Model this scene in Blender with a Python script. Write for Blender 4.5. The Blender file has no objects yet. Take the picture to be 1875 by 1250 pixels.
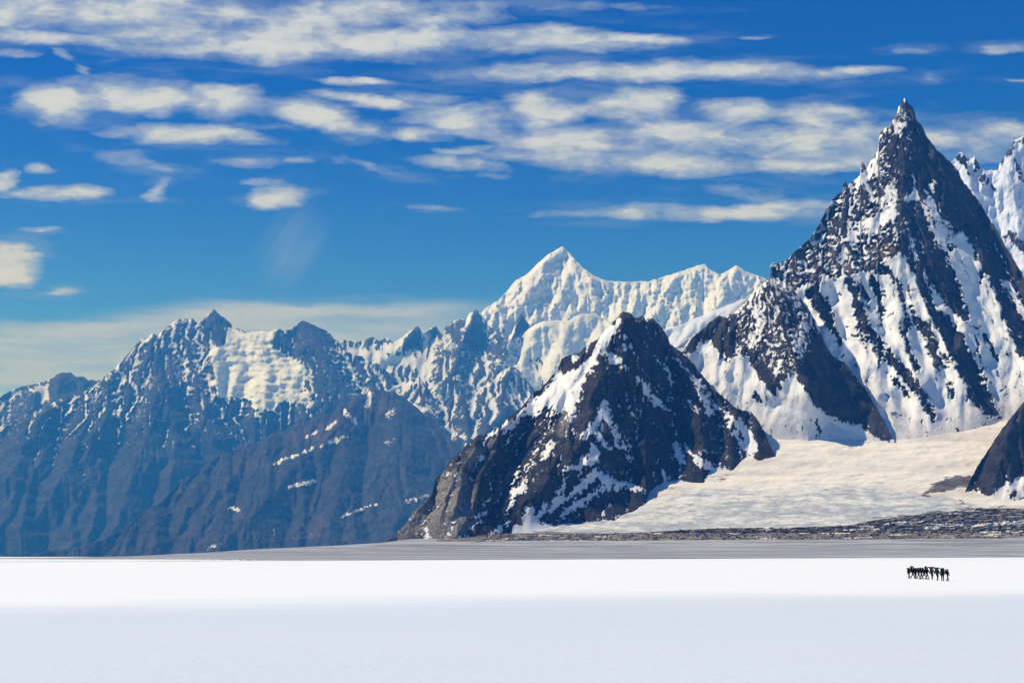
import bpy, math, random
import numpy as np
from mathutils import Vector

# ------------------------------------------------------------------ camera
W, H, F, HOR = 1875.0, 1250.0, 2576.0, 1015.0
PITCH = math.atan((HOR - H / 2) / F)
EYE = 3.4
scene = bpy.context.scene
col = scene.collection
cam_d = bpy.data.cameras.new('camera')
cam_d.sensor_width = 36.0
cam_d.lens = 36.0 * F / W
cam_d.clip_start = 0.5
cam_d.clip_end = 200000
cam = bpy.data.objects.new('camera', cam_d)
cam.location = (0, 0, EYE)
cam.rotation_euler = (math.pi / 2 + PITCH, 0, 0)
col.objects.link(cam)
scene.camera = cam

SUN_AZ, SUN_EL = math.radians(-78), math.radians(50)      # azimuth from +Y, negative = to the left
SKY_ROT = SUN_AZ
SUN_W, SKY_W, EXPO = 4.6, 0.14, 0.2

scene.view_settings.view_transform = 'Standard'
scene.view_settings.look = 'None'
scene.view_settings.exposure = EXPO
scene.view_settings.gamma = 1.0
scene.cycles.use_denoising = True
scene.cycles.use_adaptive_sampling = False
scene.cycles.denoising_prefilter = 'ACCURATE'
scene.cycles.denoising_input_passes = 'RGB_ALBEDO_NORMAL'
scene.cycles.volume_bounces = 0
scene.cycles.max_bounces = 6
scene.cycles.diffuse_bounces = 3


def ray(px, py):
    """direction through a photo pixel, scaled to y = 1"""
    cx = (px - W / 2) / F
    cy = (H / 2 - py) / F
    c, s = math.cos(PITCH), math.sin(PITCH)
    y = c - s * cy
    z = s + c * cy
    return cx / y, z / y


class NT:
    """small helper round a node tree"""
    def __init__(self, tree):
        self.t = tree
        tree.nodes.clear()

    def n(self, kind, inputs=None, **props):
        nd = self.t.nodes.new(kind)
        for k, v in props.items():
            setattr(nd, k, v)
        for k, v in (inputs or {}).items():
            sock = nd.inputs[k]
            if isinstance(v, bpy.types.NodeSocket):
                self.t.links.new(v, sock)
            else:
                sock.default_value = v
        return nd

    def m(self, op, a, b=0.0, c=None, clamp=False):
        d = {0: a, 1: b}
        if c is not None:
            d[2] = c
        return self.n('ShaderNodeMath', d, operation=op, use_clamp=clamp).outputs[0]

    def vm(self, op, a, b=None, scale=None):
        d = {0: a}
        if b is not None:
            d[1] = b
        if scale is not None:
            d['Scale'] = scale
        return self.n('ShaderNodeVectorMath', d, operation=op).outputs[0]

    def mix(self, f, a, b):
        nd = self.n('ShaderNodeMix', data_type='RGBA')
        for s, v in ((nd.inputs[0], f), (nd.inputs[6], a), (nd.inputs[7], b)):
            if isinstance(v, bpy.types.NodeSocket):
                self.t.links.new(v, s)
            else:
                s.default_value = v if not isinstance(v, tuple) or len(v) == 4 else (*v, 1)
        return nd.outputs[2]

    def ss(self, v, lo, hi, a=0.0, b=1.0):
        return self.n('ShaderNodeMapRange', {0: v, 1: lo, 2: hi, 3: a, 4: b}, interpolation_type='SMOOTHSTEP').outputs[0]

    def noise(self, vec, scale, detail=4, rough=0.55, dist=0.0, out=0):
        return self.n('ShaderNodeTexNoise', {'Vector': vec, 'Scale': scale, 'Detail': detail, 'Roughness': rough,
                                             'Distortion': dist}).outputs[out]


# ------------------------------------------------------------------ sky with clouds (all in directions of the world)
CLOUDS = [  # centre x, centre y, half width, half height, tilt (deg), weight
    (120, 22, 560, 36, 0, 1.0), (560, 72, 330, 40, -1, 1.1), (860, 74, 340, 27, 0, 1.1), (1090, 68, 190, 13, 1, 1.0),
    (640, 24, 260, 30, 0, 1.0), (90, 68, 160, 14, 3, .9), (300, 60, 130, 22, 3, 0.9), (1060, 10, 160, 7, 0, .3),
    (100, 188, 95, 38, 2, 1.1), (250, 178, 125, 38, 5, 1.1), (415, 192, 105, 34, 4, 1.05), (590, 213, 110, 32, 12, 1.05),
    (640, 232, 80, 16, 12, .9), (340, 247, 165, 19, 4, 1.0), (660, 147, 75, 9, 2, .9), (650, 178, 70, 10, 8, .9), (705, 192, 60, 14, 4, .95),
    (790, 178, 75, 12, 2, .75), (778, 245, 58, 15, -2, 1.0), (840, 275, 55, 11, 0, .85), (830, 300, 100, 13, 8, .75), (885, 322, 40, 6, 3, .5),
    (1180, 134, 340, 22, 0, 1.0), (1340, 128, 210, 19, 2, 1.0), (925, 135, 85, 14, 2, .8), (1560, 128, 60, 9, 2, .6),
    (860, 215, 130, 32, 3, .95), (1000, 203, 90, 36, 0, 1.0), (1160, 192, 105, 34, -1, 1.1), (1070, 262, 160, 34, 3, .95), (1230, 245, 190, 28, 0, 1.05),
    (1345, 205, 95, 20, 0, 1.0), (1500, 212, 100, 28, 3, .95), (1440, 262, 260, 34, 1, .9), (1140, 296, 230, 22, 2, .95), (1380, 300, 230, 18, 0, .9),
    (1580, 240, 130, 26, 2, .85), (1560, 285, 130, 24, 0, .6), (960, 290, 110, 16, 5, .7),
    (1760, 255, 150, 36, 6, .72), (1840, 242, 90, 18, -3, .7),
    (1300, 388, 280, 15, -1, .85), (1155, 393, 120, 12, 0, .85), (1430, 382, 140, 17, 0, .9), (1350, 350, 60, 14, 4, .4), (800, 381, 45, 5, 0, .4),
    (90, 354, 118, 13, 1, 1.0), (150, 352, 62, 14, 2, 1.05), (8, 332, 30, 18, -20, .9), (20, 482, 58, 40, 20, 1.5), (10, 500, 62, 24, 0, 1.4), (105, 533, 30, 9, 0, .85),
    (513, 362, 52, 20, -8, .92), (285, 340, 18, 16, 10, .55), (285, 362, 22, 8, 10, .5), (118, 103, 20, 12, 15, .8), (148, 125, 26, 7, 25, .65),
    (70, 310, 20, 8, 0, .5), (230, 290, 50, 12, 12, .45), (290, 312, 50, 7, 8, .45), (460, 303, 60, 8, 4, .55), (550, 301, 30, 6, 0, .6), (490, 335, 50, 6, 0, .4),
    (680, 305, 60, 8, 14, .5), (620, 297, 22, 7, 0, .5), (75, 422, 28, 6, 0, .55), (480, 235, 60, 12, 0, .4), (30, 100, 40, 8, 5, .5),
    (1668, 93, 42, 6, -1, .75), (1850, 92, 60, 9, -1, .85), (1383, 70, 34, 4, 0, .6), (1700, 145, 12, 6, 20, .4), (1860, 148, 26, 4, 0, .4),
]
world = bpy.data.worlds.new('World')
scene.world = world
world.use_nodes = True
w = NT(world.node_tree)
tc = w.n('ShaderNodeTexCoord').outputs['Generated']
sky = w.n('ShaderNodeTexSky', sky_type='NISHITA', sun_disc=False, sun_elevation=SUN_EL, sun_rotation=SKY_ROT,
          altitude=4600, air_density=0.9, dust_density=0.15, ozone_density=2.5)
sep = w.n('ShaderNodeSeparateXYZ', {0: tc})
# the clear high-altitude sky: deep blue overhead, paler towards the horizon
deep = w.mix(w.ss(sep.outputs[2], 0.02, 0.34), (0.46, 0.775, 1.09), (0.0, 0.225, 0.88))
skyc = w.vm('MULTIPLY', sky.outputs[0], deep)
ysafe = w.m('MAXIMUM', sep.outputs[1], 0.05)
u = w.m('DIVIDE', sep.outputs[0], ysafe)
v = w.m('DIVIDE', sep.outputs[2], ysafe)
uv = w.n('ShaderNodeCombineXYZ', {0: u, 1: v, 2: 0.0}).outputs[0]
# warp the direction a little so that outlines fray
wn = w.noise(w.vm('MULTIPLY', uv, (9.0, 30.0, 1.0)), 1.0, 6, 0.66, out=1)
wv = w.vm('MULTIPLY', w.vm('SUBTRACT', wn, (0.5, 0.5, 0.5)), (0.055, 0.018, 0.0))
wuv = w.vm('ADD', uv, wv)
best = None
for cx, cy, rx, ry, tilt, wt in CLOUDS:
    cu, cv = ray(cx, cy)
    src = wuv if best is None else w.n('ShaderNodeVectorMath', {0: best, 1: (1e-9, 1e-9, 0.0), 2: wuv}, operation='MULTIPLY_ADD').outputs[0]
    mp = w.n('ShaderNodeMapping', {'Vector': src, 'Location': (cu, cv, 0), 'Rotation': (0, 0, math.radians(-tilt)),
                                   'Scale': (rx / F * 1.12, ry / F * 1.2, 1)}, vector_type='TEXTURE').outputs[0]
    ln = w.n('ShaderNodeVectorMath', {0: mp}, operation='DOT_PRODUCT')
    w.t.links.new(mp, ln.inputs[1])
    e = w.m('MULTIPLY_ADD', ln.outputs['Value'], -wt, wt)
    best = e if best is None else w.n('ShaderNodeMath', {0: best, 1: e, 2: 0.18}, operation='SMOOTH_MAX').outputs[0]
fb1 = w.noise(w.vm('MULTIPLY', wuv, (20.0, 52.0, 1.0)), 1.0, 8, 0.56)
fb2 = w.noise(w.vm('MULTIPLY', uv, (60.0, 130.0, 1.0)), 1.0, 6, 0.68)
fb = w.m('ADD', w.m('MULTIPLY', w.m('SUBTRACT', fb1, 0.5), 2.9), w.m('MULTIPLY', w.m('SUBTRACT', fb2, 0.5), 0.7))
# pull the field down to zero well outside the listed clouds
dens = w.m('ADD', w.m('MAXIMUM', best, -1.0), fb)
cov = w.m('MULTIPLY', w.n('ShaderNodeMapRange', {0: dens, 1: -0.18, 2: 1.25, 3: 0.0, 4: 1.0}).outputs[0], 1.0, clamp=True)
cov = w.m('MULTIPLY', w.m('POWER', cov, 1.25), 1.22, clamp=True)
vn = w.noise(w.vm('MULTIPLY', wuv, (11.0, 60.0, 1.0)), 1.0, 6, 0.62)
thin = w.m('MULTIPLY', w.ss(w.m('MAXIMUM', best, -3.0), -2.4, 0.6), w.ss(vn, 0.44, 0.70, 0.0, 0.28))
cov = w.m('MAXIMUM', cov, thin)
# long pale bank low behind the left ranges
bn = w.noise(w.vm('MULTIPLY', wuv, (7.0, 70.0, 1.0)), 1.0, 6, 0.6)
bu0, bv0 = ray(0, 590)
bu1, bv1 = ray(450, 545)
bu2, bv2 = ray(960, 560)
crest = w.n('ShaderNodeMapRange', {0: u, 1: bu0, 2: bu1, 3: bv0, 4: bv1}, interpolation_type='SMOOTHSTEP').outputs[0]
crest = w.m('ADD', crest, w.m('MULTIPLY', w.m('SUBTRACT', bn, 0.5), 0.022))
bank = w.m('MULTIPLY', w.ss(w.m('SUBTRACT', crest, v), -0.004, 0.012), w.ss(u, bu2 + 0.02, bu2 - 0.09))
bank = w.m('MULTIPLY', bank, w.ss(bn, 0.25, 0.62, 0.45, 0.85))
cov = w.m('MAXIMUM', cov, bank)
shade = w.ss(w.m('ADD', w.m('MAXIMUM', dens, w.m('MULTIPLY', bank, 1.0)), w.m('MULTIPLY', w.m('SUBTRACT', fb2, 0.5), 1.2)), 0.2, 1.7)
ccol = w.mix(shade, (2.7, 3.3, 4.4), (4.15, 4.5, 5.3))
# falling snow veil under the small cloud
vu, vv = ray(535, 450)
vm_ = w.n('ShaderNodeMapping', {'Vector': uv, 'Location': (vu, vv, 0), 'Rotation': (0, 0, math.radians(-32)),
                                'Scale': (75 / F, 110 / F, 1)}, vector_type='TEXTURE').outputs[0]
vl = w.n('ShaderNodeVectorMath', {0: vm_}, operation='LENGTH').outputs['Value']
vst = w.noise(w.vm('MULTIPLY', vm_, (3.2, 0.35, 1.0)), 1.0, 3, 0.5)
veil = w.m('MULTIPLY', w.ss(vl, 1.0, 0.1), w.ss(vst, 0.25, 0.75, 0.08, 0.30))
front = w.m('GREATER_THAN', sep.outputs[1], 0.08)
skyv = w.mix(w.m('MULTIPLY', veil, front), skyc, (2.6, 3.3, 4.2))
final = w.mix(w.m('MULTIPLY', cov, front), skyv, ccol)
bg = w.n('ShaderNodeBackground', {'Color': final, 'Strength': SKY_W})
w.n('ShaderNodeOutputWorld', {0: bg.outputs[0]})
world.cycles.sampling_method = 'MANUAL'
world.cycles.sample_map_resolution = 512

sun_d = bpy.data.lights.new('sun', 'SUN')
sun_d.energy = SUN_W
sun_d.angle = math.radians(0.5)
sun_d.color = (1.0, 0.975, 0.93)
sun = bpy.data.objects.new('sun', sun_d)
sd = Vector((math.cos(SUN_EL) * math.sin(SUN_AZ), math.cos(SUN_EL) * math.cos(SUN_AZ), math.sin(SUN_EL)))
sun.rotation_euler = sd.to_track_quat('Z', 'Y').to_euler()
sun.location = (-200, 50, 300)
col.objects.link(sun)

# ------------------------------------------------------------------ numpy noise
_rng = np.random.RandomState(7)
_perm = np.concatenate([_rng.permutation(512)] * 3)
_ang = _rng.rand(512) * 2 * np.pi
_gx, _gy = np.cos(_ang), np.sin(_ang)


def pn(x, y, seed=0):
    x = x + seed * 37.17
    y = y + seed * 91.31
    xi = np.floor(x).astype(np.int64)
    yi = np.floor(y).astype(np.int64)
    xf, yf = x - xi, y - yi
    xi &= 511
    yi &= 511
    sx = xf * xf * xf * (xf * (xf * 6 - 15) + 10)
    sy = yf * yf * yf * (yf * (yf * 6 - 15) + 10)

    def g(ix, iy, dx, dy):
        h = _perm[_perm[ix & 511] + (iy & 511)]
        return _gx[h] * dx + _gy[h] * dy
    a = g(xi, yi, xf, yf)
    b = g(xi + 1, yi, xf - 1, yf)
    c = g(xi, yi + 1, xf, yf - 1)
    d = g(xi + 1, yi + 1, xf - 1, yf - 1)
    return ((a + sx * (b - a)) * (1 - sy) + (c + sx * (d - c)) * sy) * 1.5


def fbm(x, y, octv=5, seed=0, gain=0.5, lac=2.03):
    s, a = 0, 1.0
    for i in range(octv):
        s = s + a * pn(x, y, seed + i * 3)
        x, y, a = x * lac, y * lac, a * gain
    return s


def ridged(x, y, octv=5, seed=0, gain=0.5, lac=2.07):
    s, a, wgt = 0, 1.0, 1.0
    for i in range(octv):
        r = 1 - np.abs(pn(x, y, seed + i * 3))
        r = r * r * wgt
        wgt = np.clip(r * 1.6, 0, 1)
        s = s + a * r
        x, y, a = x * lac, y * lac, a * gain
    return s


def sst(v, lo, hi):
    t = np.clip((v - lo) / (hi - lo), 0, 1)
    return t * t * (3 - 2 * t)


def stroke(px, py, pts):
    """pts (x, y, halfwidth): signed distance to a tapering stroke (negative inside), and side"""
    best = np.full(px.shape, 1e9)
    side = np.zeros(px.shape)
    for (x0, y0, w0), (x1, y1, w1) in zip(pts[:-1], pts[1:]):
        dx, dy = x1 - x0, y1 - y0
        L = dx * dx + dy * dy + 1e-9
        t = np.clip(((px - x0) * dx + (py - y0) * dy) / L, 0, 1)
        d = np.hypot(px - x0 - t * dx, py - y0 - t * dy) - (w0 + t * (w1 - w0))
        m = d < best
        best = np.where(m, d, best)
        side = np.where(m, np.sign((px - x0) * dy - (py - y0) * dx), side)
    return best, side


def poly(px, py, pts):
    """signed distance to a polygon, negative inside"""
    d2 = np.full(px.shape, 1e12)
    inside = np.zeros(px.shape, bool)
    n = len(pts)
    for i in range(n):
        x0, y0 = pts[i]
        x1, y1 = pts[(i + 1) % n]
        dx, dy = x1 - x0, y1 - y0
        L = dx * dx + dy * dy + 1e-9
        t = np.clip(((px - x0) * dx + (py - y0) * dy) / L, 0, 1)
        d2 = np.minimum(d2, (px - x0 - t * dx) ** 2 + (py - y0 - t * dy) ** 2)
        if y0 != y1:
            c = ((y0 > py) != (y1 > py)) & (px < (x1 - x0) * (py - y0) / (y1 - y0) + x0)
            inside ^= c
    d = np.sqrt(d2)
    return np.where(inside, -d, d)


def blur(a, n):
    for _ in range(n):
        p = np.pad(a, 1, mode='edge')
        a = (p[1:-1, :-2] + p[1:-1, 2:] + p[:-2, 1:-1] + p[2:, 1:-1] + 2 * a) / 6.0
    return a


def erode(B, amp, slope, rng, st, passes=3):
    """water runs down the face (rows go downhill), gathers in gullies and cuts them; flanks stay at a fixed angle.
    B: relief towards the viewer, one cell = st photo pixels"""
    nr, nc = B.shape
    out = B
    ii = np.arange(nc)
    for ps in range(passes):
        J = out + blur(rng.rand(nr, nc), 2) * (9.0, 5.0, 2.5)[ps] + rng.rand(nr, nc) * 0.6
        acc = np.ones((nr, nc))
        for r in range(nr - 1):
            nx = J[r + 1]
            c = np.stack([np.roll(nx, 1), nx + 0.02, np.roll(nx, -1)])
            c[0, 0] = c[2, -1] = 1e9
            k = np.argmin(c, 0) - 1
            np.add.at(acc[r + 1], np.clip(ii + k, 0, nc - 1), acc[r])
        cut = amp * (0.85, 0.6, 0.42)[ps] * np.minimum(acc, 6000) ** 0.42
        # a gully deepens gradually downstream, never in steps
        for r in range(1, nr):
            pc = cut[r - 1]
            up = np.maximum(pc, np.maximum(np.roll(pc, 1), np.roll(pc, -1)))
            cut[r] = np.minimum(cut[r], up + 0.22 * st)
        E = out - cut
        s = slope * st * (0.9, 1.2, 1.6)[ps]
        for _ in range(26):
            l = np.pad(E[:, :-1], ((0, 0), (1, 0)), constant_values=1e9) + s
            r_ = np.pad(E[:, 1:], ((0, 0), (0, 1)), constant_values=1e9) + s
            dn = np.pad(E[1:], ((0, 1), (0, 0)), constant_values=1e9) + s * 0.8
            up = np.pad(E[:-1], ((1, 0), (0, 0)), constant_values=1e9) + s * 0.8
            E = np.minimum(np.minimum(E, np.minimum(dn, up)), np.minimum(l, r_))
        for _ in range(2 if ps < 2 else 1):
            q = np.pad(E, ((1, 1), (0, 0)), mode='edge')
            E = (q[:-2] + q[2:] + 2 * E) / 4.0
        out = E
    return out


def sample(A, x, y):
    nr, nc = A.shape
    x = np.clip(x, 0, nc - 1.001)
    y = np.clip(y, 0, nr - 1.001)
    xi, yi = x.astype(int), y.astype(int)
    fx, fy = x - xi, y - yi
    return (A[yi, xi] * (1 - fx) + A[yi, xi + 1] * fx) * (1 - fy) + (A[yi + 1, xi] * (1 - fx) + A[yi + 1, xi + 1] * fx) * fy


def lin(pts, x):
    a = np.array(pts, float)
    return np.interp(x, a[:, 0], a[:, 1])


def tag(o, label=None, cat=None, group=None, kind=None):
    for k, val in (('label', label), ('category', cat), ('group', group), ('kind', kind)):
        if val:
            o[k] = val
    return o


def grid_mesh(name, X, Y, Z, mat, attrs=None, smooth=True, parent=None):
    nr, nc = X.shape
    me = bpy.data.meshes.new(name)
    co = np.stack([X, Y, Z], -1).reshape(-1, 3).astype(np.float32)
    idx = np.arange(nr * nc).reshape(nr, nc)
    q = np.stack([idx[:-1, :-1], idx[:-1, 1:], idx[1:, 1:], idx[1:, :-1]], -1).reshape(-1, 4)
    me.vertices.add(len(co))
    me.vertices.foreach_set('co', co.ravel())
    me.loops.add(len(q) * 4)
    me.loops.foreach_set('vertex_index', q.ravel().astype(np.int32))
    me.polygons.add(len(q))
    me.polygons.foreach_set('loop_start', np.arange(0, len(q) * 4, 4, dtype=np.int32))
    me.polygons.foreach_set('use_smooth', np.full(len(q), smooth))
    for k, a in (attrs or {}).items():
        at = me.attributes.new(k, 'FLOAT', 'POINT')
        at.data.foreach_set('value', a.ravel().astype(np.float32))
    me.update()
    me.validate()
    me.materials.append(mat)
    o = bpy.data.objects.new(name, me)
    col.objects.link(o)
    if parent:
        o.parent = parent
    return o


# ------------------------------------------------------------------ materials
def new_mat(name):
    m = bpy.data.materials.new(name)
    m.use_nodes = True
    return m, NT(m.node_tree)


def mountain_mat(name, unit, rock=(0.045, 0.045, 0.05), rock2=(0.11, 0.105, 0.105), warm=(0.24, 0.18, 0.12), snow=(0.80, 0.80, 0.80),
                 dust=(0.52, 0.42, 0.31), edge=0.08, fine=0.55, bump=1.0):
    """unit = metres that one photo pixel covers at the mountain's distance"""
    m, t = new_mat(name)
    pos = t.n('ShaderNodeNewGeometry').outputs['Position']
    p = t.vm('SCALE', pos, scale=1.0 / unit)
    at = lambda k: t.n('ShaderNodeAttribute', attribute_name=k).outputs['Fac']
    sn, du, wa = at('snow'), at('dust'), at('warm')
    n1 = t.noise(p, 0.16, 5, 0.62)
    n2 = t.noise(p, 0.50, 4, 0.7)
    n4 = t.noise(t.vm('MULTIPLY', p, (1.0, 1.0, 0.22)), 0.42, 4, 0.65)
    n3 = t.noise(t.vm('MULTIPLY', p, (1.0, 1.0, 0.35)), 0.05, 6, 0.6)
    stretch = lambda q: t.n('ShaderNodeMapRange', {0: q, 1: 0.30, 2: 0.70, 3: 0.0, 4: 1.0}).outputs[0]
    n1, n2, n3, n4 = stretch(n1), stretch(n2), stretch(n3), stretch(n4)
    s = t.m('ADD', sn, t.m('MULTIPLY', t.m('SUBTRACT', n1, 0.5), fine))
    s = t.m('ADD', s, t.m('MULTIPLY', t.m('SUBTRACT', n2, 0.5), fine * 0.7))
    s = t.m('ADD', s, t.m('MULTIPLY', t.m('SUBTRACT', n4, 0.5), fine * 1.0))
    f = t.ss(s, 0.5 - edge, 0.5 + edge)
    rc = t.mix(t.ss(n3, 0.35, 0.8, 0, 0.6), rock, rock2)
    rc = t.mix(t.ss(n1, 0.5, 0.8, 0, 0.4), rc, tuple(k * q for k, q in zip(rock2, (1.0, 0.90, 0.87))))
    rc = t.mix(t.ss(n4, 0.5, 0.8, 0, 0.75), rc, rock2)
    rc = t.mix(t.ss(n2, 0.55, 0.85, 0, 0.5), rc, rock2)
    rc = t.mix(t.m('MULTIPLY', t.ss(wa, 0.0, 0.8), t.ss(n4, 0.3, 0.7, 0.35, 1.0)), rc, warm)
    sc = t.mix(t.m('MULTIPLY', t.ss(du, 0.0, 1.0), t.ss(n4, 0.3, 0.8, 0.3, 1.0)), snow, dust)
    c = t.mix(f, rc, sc)
    hb = t.m('MULTIPLY', t.m('SUBTRACT', 1.22, f), t.m('ADD', t.m('ADD', t.m('MULTIPLY', n1, 1.8), t.m('MULTIPLY', n2, 1.0)), t.m('MULTIPLY', n4, 1.2)))
    bp = t.n('ShaderNodeBump', {'Strength': 0.9 * bump, 'Distance': unit * 1.0, 'Height': hb})
    b = t.n('ShaderNodeBsdfPrincipled', {'Base Color': c, 'Roughness': 0.85, 'Normal': bp.outputs[0],
                                         'Specular IOR Level': 0.12})
    t.n('ShaderNodeOutputMaterial', {0: b.outputs[0]})
    return m


# glacier distance (m) for a row of the valley floor: one profile that every slope meets
DG = [(560, 4750), (600, 4600), (740, 3930), (790, 3750), (840, 3600), (900, 3440), (975, 3240), (985, 3150), (1000, 2880), (1015, 1900), (1026, 1180), (1032, 1000)]


def dg(py):
    return lin(DG, py)


def relief(name, top, bot, x0, x1, mat, contact=True, D0=None, steep=1.0, step=2.0, jag=2.0, jagw=9.0, base_snow=0.0, marks=(), ridges=(),
           polys=(), dusts=(), warms=(), apex=None, rough=1.0, gul=1.0, snow_rough=0.25, big=1.0, seed=1, warp=5.0, alt=None, mott=0.0,
           extra=None, zbot=-60.0, thick=1.0, smooth=True, fanw=16.0, mslope=0.0, couloir=0.35, cutslope=0.85, snow_soft=1.5, snow_eb=0.45, lump=0.0, outcrop=0.0):
    """A mountain side with its own distance, depth and back: columns run from the foot line up to the crest and down the far side."""
    xs = np.arange(x0, x1 + step, step)
    tp = lin(top, xs)
    bt = lin(bot, xs)
    tp = np.minimum(tp, bt - 1.0)
    n = xs / jagw
    z0 = np.zeros_like(xs)
    hf = np.clip((bt - tp) / 30.0, 0, 1)
    tp = tp + hf * jag * (fbm(n, z0, 5, seed + 50, 0.62)) * 1.0
    nr = int(max(20, np.max(bt - tp) / step)) + 1
    t = np.linspace(0, 1, nr)[:, None]
    px = np.repeat(xs[None, :], nr, 0)
    foot = 14.0 if contact else 6.0
    py = (bt + foot)[None, :] * (1 - t) + tp[None, :] * t
    # distance at the foot
    mid = D0 if D0 else 4000.0
    if contact:
        df = dg(bt)
        kpx = np.mean(df) / F
    else:
        df = np.full(xs.shape, float(D0))
        kpx = D0 / F
    D = df[None, :] + (bt[None, :] - py) * kpx * steep
    # flow fan coordinate
    ax, ay = apex if apex else (0.5 * (x0 + x1), np.min(tp) - 300)
    wx = px + warp * 2.2 * fbm(px / 45, py / 45, 3, seed + 1)
    wy = py + warp * 2.2 * fbm(px / 45, py / 45, 3, seed + 2)
    fx = (wx - ax) / np.maximum(60.0, (wy - ay)) * 400.0
    wx2 = px + warp * (fbm(px / 16, py / 16, 4, seed + 5, 0.6))
    wy2 = py + warp * (fbm(px / 16, py / 16, 4, seed + 6, 0.6))
    wx2 = wx2 + 0.55 * warp * fbm(px / 5.0, py / 8.0, 3, seed + 7, 0.6)
    wy2 = wy2 + 0.8 * warp * fbm(px / 4.0, py / 9.0, 3, seed + 8, 0.6)
    # snow field
    S = np.full(px.shape, float(base_snow))
    if alt:
        S = S + lin(alt, py)
    for pts, val, soft in polys:
        d = poly(wx2, wy2, pts)
        c = sst(-d, -soft * 1.5, soft * 1.5)
        S = S * (1 - c) + val * c
    for pts, val, soft in marks:
        d, _ = stroke(wx2, wy2, pts)
        c = sst(-d, -soft * 1.6, soft * 1.4)
        S = S * (1 - c) + val * c
    mo = fbm(fx / 9.0, wy / 15.0, 4, seed + 9, 0.6) * 0.55 + fbm(px / 7.0, py / 5.5, 3, seed + 12, 0.6) * 0.35
    mid_w = np.exp(-((S - 0.5) / 0.42) ** 2)
    S = S + mott * mo * (0.15 + mid_w)
    snowc = sst(S, 0.3, 0.7)
    if outcrop:
        oc = fbm(fx / 8.0, wy / 34.0, 4, seed + 95, 0.62)
        S = S - outcrop * sst(oc, 0.38, 0.6) + abs(outcrop) * 0.5 * sst(-oc, 0.34, 0.55) * (S < 0.5)
    # relief (in units of photo pixels, then metres): laid out on an even grid, eroded, then sampled
    st = step * 1.0
    gx = np.arange(x0 - 10, x1 + 12, st)
    gy_ = np.arange(np.min(tp) - 12, np.max(bt) + foot + 6, st)
    GX, GY = np.meshgrid(gx, gy_)
    GW = GX + warp * 2.2 * fbm(GX / 45, GY / 45, 3, seed + 1)
    GH = GY + warp * 2.2 * fbm(GX / 45, GY / 45, 3, seed + 2)
    B = np.zeros(GX.shape)
    for pts, A, wd, asym in ridges:
        d, side = stroke(GW, GH, [(a, b, 0) for a, b in pts])
        ww = np.where(side > 0, wd * asym, wd)
        B = np.maximum(B, A * np.clip(1 - d / ww, 0, 1))
    gfx = (GW - ax) / np.maximum(60.0, (GH - ay)) * 400.0
    B = B + big * 10.0 * fbm(GX / 70, GY / 90, 3, seed + 20, 0.5) + gul * fanw * 0.30 * (ridged(gfx / fanw, GH / (fanw * 4.5), 3, seed + 30, 0.5) - 1)
    B = B + rough * 1.3 * fbm(GX / 14.0, GY / 18.0, 4, seed + 41, 0.6)
    Er = erode(B, 0.34 * gul, cutslope, np.random.RandomState(seed), st)
    Eb = blur(Er, int(round(5 / st * snow_soft)))
    Bs = blur(B, 10)
    sx_, sy_ = (px - gx[0]) / st, (py - gy_[0]) / st
    er, eb = sample(Er, sx_, sy_), sample(Eb, sx_, sy_)
    hollow = np.clip(sample(blur(Er, 12) - Er, sx_, sy_) / 4.0, -1.2, 1.2)
    hollow = hollow + 0.8 * np.clip(sample(blur(Er, 4) - Er, sx_, sy_) / 1.6, -1.0, 1.2)
    S = S + couloir * hollow * (0.05 + np.exp(-((S - 0.5) / 0.42) ** 2))
    snowc = sst(S, 0.3, 0.7)
    R = er * (1 - snowc * (1 - snow_rough)) + (eb * snow_eb + sample(Bs, sx_, sy_) * (1 - snow_eb) - 2.0 * snow_eb + lump * fbm(px / 20.0, py / 9.0, 4, seed + 90, 0.55)) * (snowc * (1 - snow_rough))
    rk = fbm(px / 7.0, py / 9.0, 4, seed + 40, 0.65)
    R = R + rough * rk * 1.1 * (1 - snowc * (1 - snow_rough * 0.5))
    R = R + 1.6 * (1 - snowc)
    fl = pn(fx / 2.2, wy / 70.0, seed + 44) + 0.8 * pn(fx / 5.0, wy / 90.0, seed + 45)
    R = R + snowc * fl * 0.62
    fade = sst((py - tp[None, :]), 0, 10)
    R = R * (0.35 + 0.65 * fade)
    if contact:
        R = R * (0.12 + 0.88 * sst(bt[None, :] - py, -5, 95))
    D = D - R * kpx
    if mslope:
        # snow lies on the flatter ledges
        gy = np.gradient(D, axis=0) / np.maximum(1e-6, -np.gradient(py, axis=0)) / kpx
        S = S + mslope * np.clip(gy - steep, -1.2, 1.2) * (0.1 + mid_w)
    if extra:
        D, S = extra(px, py, D, S, kpx)
    du = np.zeros(px.shape)
    for pts, val, soft in dusts:
        d, _ = stroke(wx2, wy2, pts)
        du = np.maximum(du, val * sst(-d, -soft, soft))
    du = du * (0.55 + 0.6 * sst(pn(fx / 3.0, wy / 45.0, seed + 70), -0.3, 0.5))
    wa = np.zeros(px.shape)
    for pts, val, soft in warms:
        d, _ = stroke(wx2, wy2, pts)
        wa = np.maximum(wa, val * sst(-d, -soft, soft))
    ux, uz = ray(px, py)
    X, Y, Z = ux * D, D, EYE + uz * D
    # far side: over the crest and down
    rows = 10
    topZ = Z[-1]
    BX, BY, BZ, = [], [], []
    drop = np.maximum(topZ - zbot, 1.0)
    for i in range(1, rows + 1):
        k = i / rows
        yy = Y[-1] + thick * drop * 0.9 * k
        zz = topZ - drop * (k ** 0.85)
        bump = drop * 0.05 * pn(xs / 20.0, xs * 0 + i * 0.7, seed + 60) * (1 - k)
        BX.append(X[-1] * yy / Y[-1]); BY.append(yy); BZ.append(zz + bump)
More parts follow.
